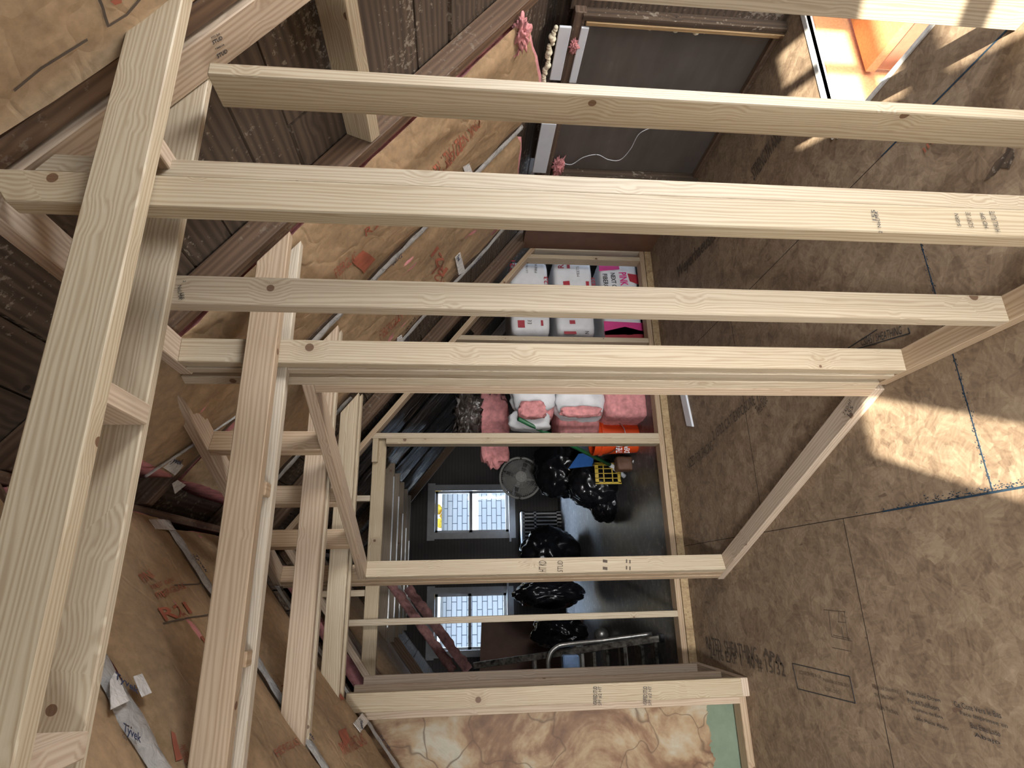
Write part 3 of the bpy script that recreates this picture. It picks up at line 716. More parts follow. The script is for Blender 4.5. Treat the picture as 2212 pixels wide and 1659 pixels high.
kprint(bC, 1, 'FIBERGLAS', (800, 735), (850, 690), (792, 724), pC); kprint(bC, 1, '06 30 25', (865, 715), (885, 690), (860, 709), pC, ink_faint)
pD = (0.62, 1.565, 0.035, 12.0, 0.012)
bD = batt('kraft batt of the left slope with boldly lettered tape on its edge, nearest the camera', -1, *pD[:2], 0.24, -0.9, *pD[2:4])
pE = (1.625, 2.465, 0.040, 17.0, 0.012)
bE = batt('wide kraft batt of the left slope printed R21 in red', -1, *pE[:2], 0.27, -1.2, *pE[2:4])
kprint(bE, -1, 'PINK', (270, 1262), (300, 1246), (266, 1246), pE); kprint(bE, -1, 'NEXT GEN', (290, 1275), (345, 1258), (286, 1266), pE); kprint(bE, -1, 'FIBERGLAS', (300, 1296), (372, 1272), (296, 1284), pE)
kprint(bE, -1, 'R21', (316, 1344), (384, 1326), (308, 1318), pE, bold=0.02); kprint(bE, -1, 'R21', (452, 1353), (396, 1378), (446, 1338), pE, bold=0.02)
kprint(bE, -1, 'FIBERGLAS', (460, 1385), (400, 1415), (455, 1372), pE)
kline(bE, -1, [(310, 1348), (345, 1340), (424, 1328)], pE); kline(bE, -1, [(345, 1265), (400, 1262), (425, 1257)], pE)
kprint(bD, -1, 'DM-1      06 30 25      D', (231, 1404), (324, 1580), (240, 1400), pD, ink_faint, off=0.010)
kpatch(bE, -1, [(345, 1580), (352, 1585), (372, 1640), (362, 1645)], pE); kprint(bE, -1, 'PINK FIBERGLAS', (362, 1612), (380, 1656), (373, 1610), pE)
pF = (2.525, 3.295, 0.045, 23.0, 0.014)
bF = batt('kraft batt of the left slope dated in black print, beside the plaster wall', -1, *pF[:2], 0.24, -1.4, *pF[2:4], wr=0.014)
kprint(bF, -1, 'R21 R21', (590, 1500), (640, 1470), (585, 1488), pF)
kpatch(bF, -1, [(690, 1475), (705, 1468), (718, 1505), (704, 1515)], pF); kpatch(bF, -1, [(700, 1580), (720, 1573), (726, 1605), (712, 1615)], pF)
kprint(bF, -1, 'PINK FIBERGLAS', (715, 1635), (765, 1610), (712, 1615), pF)
kprint(bE, -1, 'D  06 30 25  DM-1  2', (560, 1468), (668, 1640), (567, 1462), pE, ink_faint)
kprint(bE, -1, 'FIBERGLAS R21', (555, 1640), (650, 1600), (552, 1625), pE)
# darker batts of the far room
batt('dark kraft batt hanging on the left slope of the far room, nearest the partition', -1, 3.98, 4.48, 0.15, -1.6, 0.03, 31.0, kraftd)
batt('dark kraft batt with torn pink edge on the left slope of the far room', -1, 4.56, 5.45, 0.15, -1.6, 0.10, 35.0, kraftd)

# ================================================================ TAPES
def tape(label, side, yc, xs, prm_a, wd=0.06, off=0.018, words=(), wob=0.02, seed=0, drop=0.0, yfun=None):
    bm = bmesh.new(); n = 70; G = []; x0, x1 = xs
    for i in range(n+1):
        x = x0+(x1-x0)*i/n; yy = (yfun(i/n) if yfun else yc)+wob*noise.noise(Vector((x*2.3, seed, 1)))
        hw = wd*(0.5+0.16*noise.noise(Vector((x*9, seed, 4)))); row = []
        for j in range(6):
            r = j/5*2-1; y = yy+hw*r
            z = (zr if side > 0 else zl)(x)-off-0.010*(1-r*r)-drop-0.006*noise.noise(Vector((x*18, j*1.3, seed)))
            row.append(bm.verts.new((x, y, z)))
        G.append(row)
    for i in range(n):
        for j in range(5): bm.faces.new((G[i][j], G[i+1][j], G[i+1][j+1], G[i][j+1]))
    bmesh.ops.solidify(bm, geom=list(bm.faces), thickness=0.0015)
    o = tag(finish(bm, 'seam_tape', tapem, None, smooth=True), label, 'tape', 'white printed seam tapes')
    d = Vector((x1-x0, 0, ((zr if side > 0 else zl)(x1)-(zr if side > 0 else zl)(x0)))).normalized()
    for xw, s, flip in words:
        z = (zr if side > 0 else zl)(xw)-off-drop-0.024; yy = (yfun((xw-x0)/(x1-x0)) if yfun else yc)
        nrm = Vector((-K if side > 0 else K, 0, -1)).normalized(); right = d*flip; up = nrm.cross(right)
        text('Tyvek', s, Vector((xw, yy, z))-up*s*0.35, right, up, navyink, o, off=0.0)
        text('Tape', s*0.4, Vector((xw, yy, z))-up*s*0.8, right, up, navyink, o, off=0.0)
    return o
def patch(label, side, pts, off=0.022, word=None):
    P = [(SR if side > 0 else SL)(*p) for p in pts]; nrm = Vector((-K if side > 0 else K, 0, -1)).normalized()
    P = [p+nrm*off for p in P]
    o = tag(slab('tape_patch', P, 0.002, tapem, None, nrm=-nrm), label, 'tape', 'short white tape pieces')
    if word:
        a, b, s = word; A = (SR if side > 0 else SL)(*a)+nrm*off; B_ = (SR if side > 0 else SL)(*b)+nrm*off; r = (B_-A)
        text('Tyvek', s, A, r, nrm.cross(r.normalized()), navyink, o, off=0.002)
    return o
tape('white tape over the seam between the two crumpled right kraft batts', 1, 2.385, (2.22, 0.85), None, 0.045, words=((1.45, 0.03, 1), (1.9, 0.03, 1)), seed=2)
tape('white tape along the far edge of the right kraft batts beside the dark rafter', 1, 3.21, (2.20, 1.05), None, 0.055, words=((1.95, 0.04, 1), (1.65, 0.04, 1), (1.40, 0.04, 1)), seed=5, off=0.03)
tape('broad white tape with the largest lettering on the near left seam', -1, 1.555, (0.10, -0.75), None, 0.085, seed=8, off=0.030, wob=0.01)
SLT = lambda x, y: SL(x, y, -0.050)
nt_ = C.objects[-1]
tfit('Tyvek', SLT, (264, 1586), (303, 1612), navyink, nt_, (272, 1566), off=0.001, bold=0.02)
tfit('Tape', SLT, (261, 1590), (272, 1602), navyink, nt_, (264, 1586), off=0.001)
tfit('- - -', SLT, (270, 1568), (284, 1576), ink_faint, nt_, (272, 1565), off=0.001, bold=0.04)
tape('long white tape running from the dark ridge gap down the left slope', -1, 2.47, (0.27, -0.95), None, 0.07, words=((0.14, 0.036, 1), (0.02, 0.036, 1), (-0.45, 0.034, 1)), seed=11, off=0.030)
tape('shiny white tape on the last left seam beside the plaster wall', -1, 3.31, (0.02, -1.0), None, 0.06, words=((-0.12, 0.036, 1), (-0.50, 0.038, 1), (-0.68, 0.038, 1)), seed=14, off=0.045)
tape('silvery tape hanging along the ridge batts behind the second joist pair', 1, 3.21, (1.02, 0.55), None, 0.055, seed=17, off=0.03)
patch('loose flap of tape sticking up below the near right joist', 1, [(972, 308), (985, 298), (1012, 370), (996, 372)], 0.03)
patch('short tape tab angled off the far right seam', 1, [(971, 548), (982, 537), (994, 578), (980, 586)], 0.04, word=((974, 546), (986, 580), 0.03))
patch('small crumpled tape tab low on the far right seam', 1, [(846, 722), (856, 715), (864, 742), (846, 742)], 0.04)
patch('square tape patch near the dark ridge gap', 1, [(331, 993), (352, 967), (384, 995), (366, 1017)], 0.03, word=((350, 986), (372, 992), 0.035))
patch('torn tape tab below the square patch near the ridge gap', 1, [(360, 1035), (372, 1027), (390, 1038), (366, 1057)], 0.03)
patch('tape patch crossing the top of the long left seam tape', -1, [(303, 1135), (336, 1134), (362, 1157), (318, 1156)], 0.035)
patch('tape patch across the boldly lettered seam, upper piece', -1, [(250, 1490), (269, 1483), (290, 1525), (268, 1535)], 0.045)
patch('tape patch across the boldly lettered seam, lower piece', -1, [(196, 1500), (208, 1480), (238, 1545), (196, 1566)], 0.045, word=((204, 1496), (228, 1512), 0.030))
patch('square tape patch on the batt beside the plaster wall', -1, [(741, 1582), (762, 1558), (776, 1577), (756, 1601)], 0.055, word=((754, 1568), (757, 1586), 0.035))
# narrow tape on the ridge end of the nearer right batt
o = tape('narrow white tape along the ridge end of the right kraft batts', 1, 2.0, (0.66, 0.38), None, 0.018, seed=21, off=0.05, yfun=lambda s: 2.30-0.18*s)
# staples along the stapled batt
for k, (x, y, wd) in enumerate(((83, 199, 'leftmost'), (174, 140, 'second from the left'), (226, 116, 'third from the left'), (274, 63, 'pair of legs'), (278, 56, 'closest to the large beam'))):
    P = SR(x, y, -0.012); tube('staple', [P+Vector((0, -0.006, 0.010)), P+Vector((0, -0.005, 0)), P+Vector((0.004, 0.006, -0.002)), P+Vector((0.004, 0.008, 0.008))], 0.0009, steel, seg=6)
    tag(bpy.context.scene.collection.objects[-1], 'bright staple in the edge of the flat kraft batt, %s' % wd, 'staple', 'staples of the upper left batt')

# ================================================================ NEW FRAMING
def member(name, o, label, cat, group=None): return tag(o, label, cat, group)
SG = 'new wall studs'
YX = lambda Yp: (lambda x, y: py(x, y, Yp))
XX = lambda Xp: (lambda x, y: px(x, y, Xp))
# right wall, running away from the camera
pl1 = tag(beam('bottom_plate', (0.645, 0.90, 0), (0.645, 1.84, 0), (0.078, 0, 0), (0, 0, 0.038), pine2), 'bottom plate on the floor under the right-hand studs', 'wall plate')
Bst = tag(hexa('wall_stud', [(0.645, 0.922, 0), (0.712, 0.922, 0), (0.712, 0.960, 0), (0.645, 0.960, 0), (0.645, 0.922, 2.31), (0.712, 0.922, 2.36), (0.712, 0.960, 2.36), (0.645, 0.960, 2.31)], pine), 'tall double-width stud with grade stamps near its foot, passing between the first two joists', 'stud', SG)
tfit('2  NeLMA', YX(0.922), (1905, 505), (1895, 458), ink, Bst, (1897, 504), off=0.002)
tfit('155', YX(0.922), (1892, 478), (1889, 455), ink, Bst, (1884, 479), off=0.002)
tfit('S-GRN', YX(0.922), (2075, 490), (2068, 463), ink, Bst, (2067, 491), off=0.002)
tfit('S-DRY 3E', YX(0.922), (2103, 493), (2094, 460), ink_faint, Bst, (2093, 494), off=0.002)
tfit('HD SPF', YX(0.922), (2134, 494), (2124, 461), ink, Bst, (2126, 496), off=0.002)
tfit('HI HILL FLUTE', YX(0.922), (2160, 502), (2146, 458), ink, Bst, (2150, 504), off=0.002)
tag(hexa('wall_stud', [(0.755, 0.982, 0), (0.797, 0.982, 0), (0.797, 1.04, 0), (0.755, 1.04, 0), (0.755, 0.982, 2.33), (0.797, 0.982, 2.30), (0.797, 1.04, 2.30), (0.755, 1.04, 2.33)], pine), 'knotty narrow stud edge tight against the right of the stamped stud', 'stud', SG)
Cst = tag(box('wall_stud', (0.645, 0.722), (1.306, 1.344), (0.038, 2.355), pine), 'stud stamped 155 at its top, standing alone in the middle of the right wall', 'stud', SG)
tfit('NeLMA', YX(1.306), (384, 618), (386, 648), ink, Cst, (393, 618), off=0.002)
tfit('155', YX(1.306), (390, 634), (391, 648), ink, Cst, (398, 634), off=0.002)
tfit('2', YX(1.306), (396, 607), (396, 611), ink, Cst, (402, 607), off=0.002)
tag(box('wall_stud', (0.645, 0.722), (1.690, 1.728), (0.038, 2.355), pine), 'smooth stud of the right wall just before the doorway corner', 'stud', SG)
tag(box('wall_stud', (0.645, 0.722), (1.745, 1.783), (0.038, 2.355), pine), 'end stud of the right wall, behind the smooth stud at the doorway corner', 'stud', SG)
tag(beam('top_plate', (0.645, 0.97, 2.355), (0.645, 1.80, 2.355), (0.080, 0, 0), (0, 0, 0.038), pine2), 'orange-toned top plate over the right-hand studs', 'wall plate')
# sloping-topped wall to the right of it
def rake(name, x0, x1, y0, y1, zf, th, mat, **kw):
    return hexa(name, [(x0, y0, zf(x0)), (x0, y1, zf(x0)), (x0, y1, zf(x0)+th), (x0, y0, zf(x0)+th), (x1, y0, zf(x1)), (x1, y1, zf(x1)), (x1, y1, zf(x1)+th), (x1, y0, zf(x1)+th)], mat, **kw)
zw3 = lambda x: 2.055-(x-1.136)*0.775
Pp = tag(rake('raked_plate', 0.70, 1.62, 0.982, 1.07, zw3, 0.046, pine2), 'raked plate under the rafter with black mill lettering near the first joist', 'wall plate')
W3U = lambda x, y: pln((x, y), (0.775, 0, 1), 2.055+1.136*0.775)
tfit('STUD', W3U, (459, 96), (480, 84), ink, Pp, (456, 88), off=0.002, bold=0.03); tfit('TIMBOR', W3U, (464, 108), (484, 97), ink, Pp, (463, 104), off=0.002, bold=0.02)
tfit('STUD', W3U, (469, 126), (491, 113), ink, Pp, (465, 118), off=0.002, bold=0.03); tfit('PTD 2x4', W3U, (456, 84), (474, 74), ink, Pp, (454, 80), off=0.002, bold=0.02)
tag(hexa('wall_stud', [(1.01, 0.98, 0), (1.043, 0.98, 0), (1.043, 1.07, 0), (1.01, 1.07, 0), (1.01, 0.98, 2.05), (1.043, 0.98, 2.05), (1.043, 1.07, 2.05), (1.01, 1.07, 2.05)], pine), 'long stud with a broad side full of pin knots, uppermost long stud in the picture', 'stud', SG)
tag(hexa('wall_stud', [(1.416, 0.98, 0), (1.454, 0.98, 0), (1.454, 1.07, 0), (1.416, 1.07, 0), (1.416, 0.98, 1.26), (1.454, 0.98, 1.26), (1.454, 1.07, 1.235), (1.416, 1.07, 1.235)], pine), 'short stud with patches of sunlight beside the stair opening', 'stud', SG)
# joist pairs
JG = 'ceiling joists laid from slope to slope'
def joist(y0, y1, z, x0, x1, label, mat=pine, h=0.089, dz=0.0):
    def cut(x, up): return x-(up*0.089/K if x > XR else -up*0.089/K)
    P = [(x0, y0, z+dz), (x0, y1, z+dz), (x0+h/K, y1, z+h+dz), (x0+h/K, y0, z+h+dz)]
    Q = [(x1, y0, z), (x1, y1, z), (x1-h/K, y1, z+h), (x1-h/K, y0, z+h)]
    return tag(hexa('ceiling_joist', P+Q, mat), label, 'joist', JG)
tag(box('ceiling_joist', (-0.75, 1.235), (0.883, 0.919), (2.07, 2.159), pine, 'x'), 'broadest joist nearest the camera, crossing the whole upper left', 'joist', JG)
tag(box('ceiling_joist', (-0.75, 1.24), (1.072, 1.094), (2.093, 2.182), pine, 'x'), 'second joist from the camera, joined to the broad one by short blocks', 'joist', JG)
joist(1.648, 1.686, 2.064, -0.92, 1.08, 'joist lying against the front of the smooth stud', pine2)
joist(1.732, 1.768, 2.052, -0.92, 1.10, 'joist just behind the smooth stud, paired with the one in front')
joist(2.40, 2.438, 2.055, -0.93, 1.10, 'joist with scattered nail holes, crossing the middle of the doorway header', pine2)
joist(2.455, 2.493, 2.050, -0.93, 1.10, 'joist doubled close behind the nail-marked one')
joist(3.05, 3.088, 2.058, -0.94, 1.00, 'joist with a round dark knot, farthest of the pairs before the partition')
joist(3.13, 3.168, 2.052, -0.94, 1.02, 'joist doubled behind the one with the round dark knot')
BG = 'short blocks between joists'
for x, y0, y1, z, lb in ((0.772, 0.9195, 1.0715, 2.085, 'short block between the first two joists beside the stamped stud'), (0.286, 0.9195, 1.0715, 2.085, 'short block between the first two joists, in the middle of their run'), (-0.235, 0.9195, 1.0715, 2.085, 'short block between the first two joists at the lower left corner'),
                         (0.250, 1.686, 1.732, 2.058, 'tiny block between the third and fourth joists, nearer the right wall'), (-0.185, 1.686, 1.732, 2.058, 'tiny block between the third and fourth joists, nearer the left slope')):
    tag(box('joist_block', (x, x+0.038), (y0, y1), (z, z+0.085), pine2, 'y'), lb, 'block', BG)
# angled wall with the doorway
def wbox(name, s, n, z, mat, grain='z', **kw):
    (s0, s1), (n0, n1), (z0, z1) = s, n, z
    if grain == 'z': return beam(name, w2(s0, n0, z0), w2(s0, n0, z1), U2*(s1-s0), N2*(n1-n0), mat, **kw)
    return beam(name, w2(s0, n0, z0), w2(s1, n0, z0), N2*(n1-n0), (0, 0, z1-z0), mat, **kw)
Pd = tag(wbox('bottom_plate', (0.0, 1.66), (0, 0.088), (0, 0.038), pine2, 's'), 'bottom plate running diagonally over the floor across the doorway', 'wall plate')
W2N = lambda x, y: pln((x, y), (N2.x, N2.y, 0), float(N2.dot(P2)))
PT = lambda x, y: fl(x, y, 0.0385)
tfit('2 KD-HT', PT, (1826, 897), (1842, 866), ink, Pd, (1821, 894)); tfit('155', PT, (1836, 900), (1845, 880), ink, Pd, (1830, 898))
tag(wbox('wall_stud', (-0.034, 0.004), (0, 0.088), (0.038, 2.40), pine), 'king stud at the near side of the angled doorway', 'stud', SG)
tag(wbox('wall_stud', (0.0045, 0.042), (0, 0.088), (0.038, 1.998), pine2), 'jack stud carrying the near end of the doorway header', 'stud', SG)
hd = tag(wbox('door_header', (0.0045, 1.56), (0, 0.088), (1.998, 2.036), pine2, 's'), 'flat header board of the angled doorway, slanting down through the picture', 'header')
for s, z1, lb in ((0.37, 2.44, 'cripple stud above the angled header, nearest the right wall'), (0.76, 2.44, 'cripple stud above the angled header, second from the right wall'), (1.157, 2.44, 'cripple stud above the angled header, third from the right wall')):
    tag(wbox('cripple_stud', (s, s+0.038), (0, 0.088), (2.036, z1), pine2), lb, 'stud', 'cripple studs over the doorway')
tag(wbox('top_plate', (-0.03, 1.62), (0, 0.088), (2.44, 2.478), pine2, 's'), 'top plate of the angled wall, close under the ridge', 'wall plate')
Fst = tag(wbox('wall_stud', (1.522, 1.560), (0, 0.088), (0.038, 1.998), pine), 'doorway post standing free in the centre of the room, stamped across its face', 'stud', SG)
W2F = lambda x, y: pln((x, y), (-U2.x, -U2.y, 0), float(-U2.dot(P2+U2*1.522)))
tfit('STUD', W2F, (1216, 1236), (1216, 1212), ink_faint, Fst, (1204, 1236), off=0.002); tfit('HT KD', W2F, (1180, 1236), (1180, 1212), ink_faint, Fst, (1164, 1236), off=0.002)
tfit('- -', W2F, (1312, 1232), (1312, 1210), ink_faint, Fst, (1302, 1232), off=0.002); tfit('= =', W2F, (1362, 1232), (1362, 1210), ink_faint, Fst, (1352, 1232), off=0.002)
tag(wbox('wall_stud', (1.5605, 1.5985), (0, 0.088), (0.038, 2.44), pine2), 'king stud tight behind the free-standing doorway post', 'stud', SG)
tag(wbox('wall_stud', (1.604, 1.642), (0.0, 0.088), (0.038, 2.44), pine2), 'third stud of the cluster at the free-standing doorway post', 'stud', SG)
# far partition
YF = 3.94; T4 = 0.0885
tag(box('bottom_plate', (-0.56, 2.52), (YF, YF+T4), (0.0535, 0.0915), pine2, 'x'), 'long bottom plate of the far partition on the raised floor edge', 'wall plate')
ztop = lambda x: 0.95+(2.518-x)*0.775
def fstud(x0, x1, lb, y0=YF, y1=YF+T4, z0=0.0915, z1=None, mat=pine):
    a, b = (ztop(x0)-0.047, ztop(x1)-0.047) if z1 is None else (z1, z1)
    return tag(hexa('wall_stud', [(x0, y0, z0), (x1, y0, z0), (x1, y1, z0), (x0, y1, z0), (x0, y0, a), (x1, y0, b), (x1, y1, b), (x0, y1, a)], mat), lb, 'stud', SG)
fstud(2.482, 2.518, 'outermost short stud of the far partition, against the right knee wall')
fstud(2.405, 2.440, 'short stud second from the right knee wall, in front of the bagged insulation')
fstud(1.703, 1.741, 'single stud of the far partition between the bags and the opened pack')
fstud(0.963, 1.001, 'king stud at the right of the far doorway')
fstud(0.924, 0.9625, 'jack stud at the right of the far doorway', z1=2.0095)
fstud(-0.222, -0.184, 'thin-looking stud of the far partition in front of the left window', z1=2.26, y1=YF+0.035)
fstud(-0.548, -0.51, 'last stud of the far partition, mostly behind the left corner post', z1=2.03)
fstud(0.545, 0.583, 'short cripple above the far header beside the round-knot joist', z0=2.10, z1=2.44, y0=YF+0.04)
fstud(-0.05, -0.012, 'short cripple above the far header left of the doorway', z0=2.10, z1=2.44, y0=YF+0.04)
tag(box('door_header', (-0.505, 0.9625), (YF+0.037, YF+0.075), (2.010, 2.098), pine, 'x'), 'knotty header across the far doorway', 'header')
tag(box('header_block', (0.80, 0.9625), (YF, YF+0.036), (2.06, 2.098), pine, 'x'), 'short block at the right end of the far header', 'block')
tag(rake('raked_plate', 0.335, 2.518, YF, YF+T4, lambda x: ztop(x)-0.047, 0.046, pine2), 'raked plate of the far partition climbing the right slope', 'wall plate')
zl4 = lambda x: 2.655-(0.30-x)*0.715
tag(rake('raked_plate', 0.325, -1.2, YF, YF+T4, lambda x: zl4(x)-0.047, 0.046, pine2), 'raked plate of the far partition descending the left slope', 'wall plate')
# left corner posts
tag(box('bottom_plate', (-0.577, -0.489), (3.262, 3.935), (0, 0.038), pine2, 'y'), 'short bottom plate from the left corner post back to the partition', 'wall plate')
G1 = tag(box('wall_stud', (-0.577, -0.489), (3.262, 3.300), (0.038, 2.06), pine), 'left corner post with black mill stamps across its face', 'stud', SG)
for xx in (1290, 1398):
    tfit('VERIFIED STUD', YX(3.262), (xx, 1524), (xx, 1483), ink, G1, (xx-9, 1524), off=0.002, bold=0.01); tfit('SPF #2 HT', YX(3.262), (xx+10, 1524), (xx+10, 1483), ink, G1, (xx+2, 1524), off=0.002)
tag(box('wall_stud', (-0.565, -0.489), (3.50, 3.538), (0.038, 2.06), pine2), 'middle stud behind the left corner post', 'stud', SG)
tag(box('wall_stud', (-0.565, -0.489), (3.845, 3.883), (0.038, 2.06), pine2), 'stud between the left corner post and the far partition', 'stud', SG)
tag(hexa('wall_stud', [(-0.616, 3.30, 0.038), (-0.5775, 3.30, 0.038), (-0.5775, 3.385, 0.038), (-0.616, 3.385, 0.038), (-0.616, 3.30, 1.975), (-0.5775, 3.30, 2.01), (-0.5775, 3.385, 2.01), (-0.616, 3.385, 1.975)], pine2), 'reddish narrow stud at the edge of the stained plaster wall', 'stud', SG)
tag(box('bottom_plate', (-1.90, -0.5775), (3.312, 3.395), (0, 0.038), pine2, 'x'), 'bottom plate along the foot of the stained plaster wall', 'wall plate')

# ================================================================ RIGHT SIDE THINGS
tag(box('grey_sheet', (XK, XK+0.02), (1.94, 2.985), (0.03, 0.955), greysheet_m, 'y', bevel=0), 'large dull grey sheet closing the opening in the right knee wall', 'sheet')
tag(box('jamb_board', (XK-0.05, XK+0.03), (1.905, 1.935), (0, 0.975), oldwood, 'z'), 'dark jamb board at the near side of the grey sheet', 'board')
tag(box('jamb_strip', (XK-0.055, XK+0.018), (1.936, 1.956), (0, 0.955), wood('yellowed_strip', (0.40, 0.27, 0.12), (0.30, 0.18, 0.07), (0.15, 0.08, 0.03)), 'z'), 'yellowed strip with foam crumbs beside the grey sheet', 'board')
tag(box('jamb_board', (XK-0.05, XK+0.03), (2.99, 3.03), (0, 0.95), oldwood, 'z'), 'dark jamb board at the far side of the grey sheet', 'board')
tag(box('sill_board', (XK-0.03, XK), (1.96, 2.985), (0.0, 0.03), rafterwood, 'y'), 'dark sill strip under the grey sheet', 'board')
tag(box('lintel_board', (XK-0.04, XK+0.02), (1.90, 3.05), (0.958, 1.012), rafterwood, 'y'), 'brown lintel strip above the grey sheet', 'board')
tag(box('white_strip', (XK-0.055, XK-0.042), (1.965, 2.28), (0.935, 0.972), white, 'y'), 'narrow white plastic strip along the top edge of the grey sheet', 'trim')
tag(box('white_strip', (XK-0.06, XK-0.046), (1.965, 2.265), (1.018, 1.075), white, 'y'), 'wider white plastic strip above the narrow one', 'trim')
tag(box('white_strip', (XK-0.06, XK-0.042), (2.56, 2.97), (0.99, 1.075), white, 'y'), 'short wide white plastic piece at the far top of the grey sheet', 'trim')
bm = bmesh.new()
for k in range(26):
    c = Vector((XK-0.07, 1.96+k*0.0122, 1.10+random.uniform(-.008, .008)+k*0.0002)); mt = bmesh.ops.create_icosphere(bm, subdivisions=2, radius=random.uniform(0.010, 0.017)); bmesh.ops.translate(bm, verts=mt['verts'], vec=c)
tag(finish(bm, 'foam_bead', foam, None, True), 'lumpy cream foam bead above the white strips', 'foam')
bm = bmesh.new()
for yz in [(1.958, 0.66), (1.962, 0.645), (1.957, 0.57), (1.962, 0.52), (1.957, 0.50), (1.965, 0.42), (1.957, 0.38), (1.957, 0.60), (1.957, 0.47)]:
    mt = bmesh.ops.create_icosphere(bm, subdivisions=2, radius=random.uniform(0.010, 0.020)); bmesh.ops.translate(bm, verts=mt['verts'], vec=(XK-0.03, yz[0], yz[1]))
tag(finish(bm, 'foam_crumbs', foam, None, True), 'cream foam crumbs stuck along the yellowed strip', 'foam')
tube('thin_wire', spline([px(x, y, XK-0.03) for x, y in ((1214, 352), (1235, 355), (1260, 340), (1290, 334), (1315, 345), (1340, 345), (1362, 322), (1380, 290), (1408, 275), (1440, 262))]), 0.0022, white, seg=6)
tag(C.objects[-1], 'thin cream wire curling across the grey sheet', 'wire')
for (a, lb, sz) in (((1205, 362), 'tuft of pink fibreglass at the far top corner of the grey sheet', (0.03, 0.07, 0.03)), ((1240, 100), 'tuft of pink fibreglass between the white strips', (0.015, 0.03, 0.02)), ((1125, 75), 'tuft of pink fibreglass at the lower end of the nearest right batt', (0.03, 0.06, 0.03))):
    p = px(*a, XK-0.05) if a[0] > 1150 else SR(*a, -0.03)
    tag(blob('pink_tuft', p, sz, pink, amp=0.9, freq=4, sub=4, seed=a[0]), lb, 'insulation', 'tufts of pink fibreglass')
t = tag(box('white_trim_piece', (1.02, 1.62), (2.36, 2.41), (0, 0.012), white, 'x'), 'white trim piece lying on the floor', 'trim')
A, B_ = fl(1464, 854), fl(1480, 922); bpy.data.objects.remove(t)
C1, C2 = fl(1472, 848), fl(1487, 920)
tag(beam('white_trim_piece', C1, C2, (fl(1484, 848)-C1), (0, 0, 0.014), white), 'white trim piece lying on the floor behind the right wall', 'trim')
# dark knot hole like stain on the floor
quad('floor_stain', FLR, [(2126, 392), (2150, 350), (2172, 330), (2176, 318), (2190, 322), (2192, 340), (2180, 365), (2162, 362), (2148, 378)], oldwood, floor, 0.0012)
tfit('III', FLR, (2000, 330), (2018, 308), redink, floor, (2008, 334))
# near board across the existing post: strap beam piece
# sister board set across the open bay
A0, A1 = SR(768, 20, 0.0), SR(818, 300, 0.0)
tag(hexa('sister_board', [(1.45, 0.976, zr(1.45)+0.004), (1.487, 0.976, zr(1.487)+0.004), (1.52, 0.976, zr(1.487)+0.09), (1.483, 0.976, zr(1.45)+0.09), (1.45, 1.664, zr(1.45)+0.004), (1.487, 1.664, zr(1.487)+0.004), (1.52, 1.664, zr(1.487)+0.09), (1.483, 1.664, zr(1.45)+0.09)], pine), 'new pine piece set between the old rafters above the uppermost stud', 'board')

# ================================================================ FAR ROOM
FZ = 0.053
def bagprint(o, Yp, items):
    pf = YX(Yp)
    for kind, *a in items:
        if kind == 't': tfit(a[0], pf, a[1], a[2], a[4], o, a[3], off=0.004, bold=a[5] if len(a) > 5 else 0.0)
        else: quad('printed_patch', pf, a[0], a[1], o, 0.003)
YBg = 4.10
def bag(label, xr, yr, items, seed):
    (xa, xb), (ya, yb) = xr, yr; A = py(xb, yb, YBg); B_ = py(xa, ya, YBg)
    c = ((A.x+B_.x)/2, YBg+0.26, (A.z+B_.z)/2); sx, sz = abs(B_.x-A.x)/2, abs(B_.z-A.z)/2
    o = blob('insulation_bag', c, (sx, 0.26, sz), whitebag, amp=0.02, freq=2, sub=5, seed=seed, power=14)
    tag(o, label, 'bag', 'bagged insulation stacked behind the far partition'); bagprint(o, YBg, items); return o
bag('white bag of insulation on top of the stack, printed R21', (1100, 1190), (562, 722), [
    ('t', 'R21', (1112, 588), (1112, 563), (1101, 588), redbag, 0.02), ('q', [(1112, 616), (1128, 614), (1130, 645), (1114, 646)], redbag), ('q', [(1122, 572), (1129, 572), (1129, 588), (1122, 588)], redbag),
    ('q', [(1162, 616), (1168, 616), (1169, 650), (1163, 650)], redbag), ('t', 'WE23', (1186, 640), (1183, 598), (1177, 640), redbag, 0.01), ('t', 'LISTED', (1140, 590), (1140, 570), (1136, 590), ink_faint), ('t', 'FIBER', (1160, 590), (1160, 570), (1155, 590), ink_faint),
    ('q', [(1118, 692), (1133, 692), (1134, 708), (1119, 708)], redbag), ('q', [(1168, 692), (1173, 692), (1174, 704), (1169, 704)], redbag), ('t', 'E E', (1148, 700), (1148, 692), (1140, 700), ink_faint)], 1)
bag('white bag of insulation in the middle of the stack, with a red square', (1195, 1288), (557, 722), [
    ('t', 'R21', (1218, 580), (1216, 560), (1205, 580), redbag, 0.02), ('q', [(1224, 563), (1230, 563), (1231, 580), (1225, 580)], redbag), ('q', [(1216, 608), (1230, 607), (1233, 632), (1219, 633)], redbag),
    ('q', [(1265, 608), (1272, 608), (1274, 640), (1268, 640)], redbag), ('t', 'WE23', (1288, 630), (1284, 600), (1280, 630), redbag, 0.01), ('t', 'MEETS', (1252, 598), (1250, 576), (1246, 598), ink_faint), ('q', [(1230, 692), (1242, 692), (1243, 700), (1231, 700)], redbag),
    ('q', [(1218, 716), (1244, 716), (1246, 722), (1219, 722)], redbag), ('t', 'N', (1272, 722), (1272, 716), (1264, 722), ink)], 4)
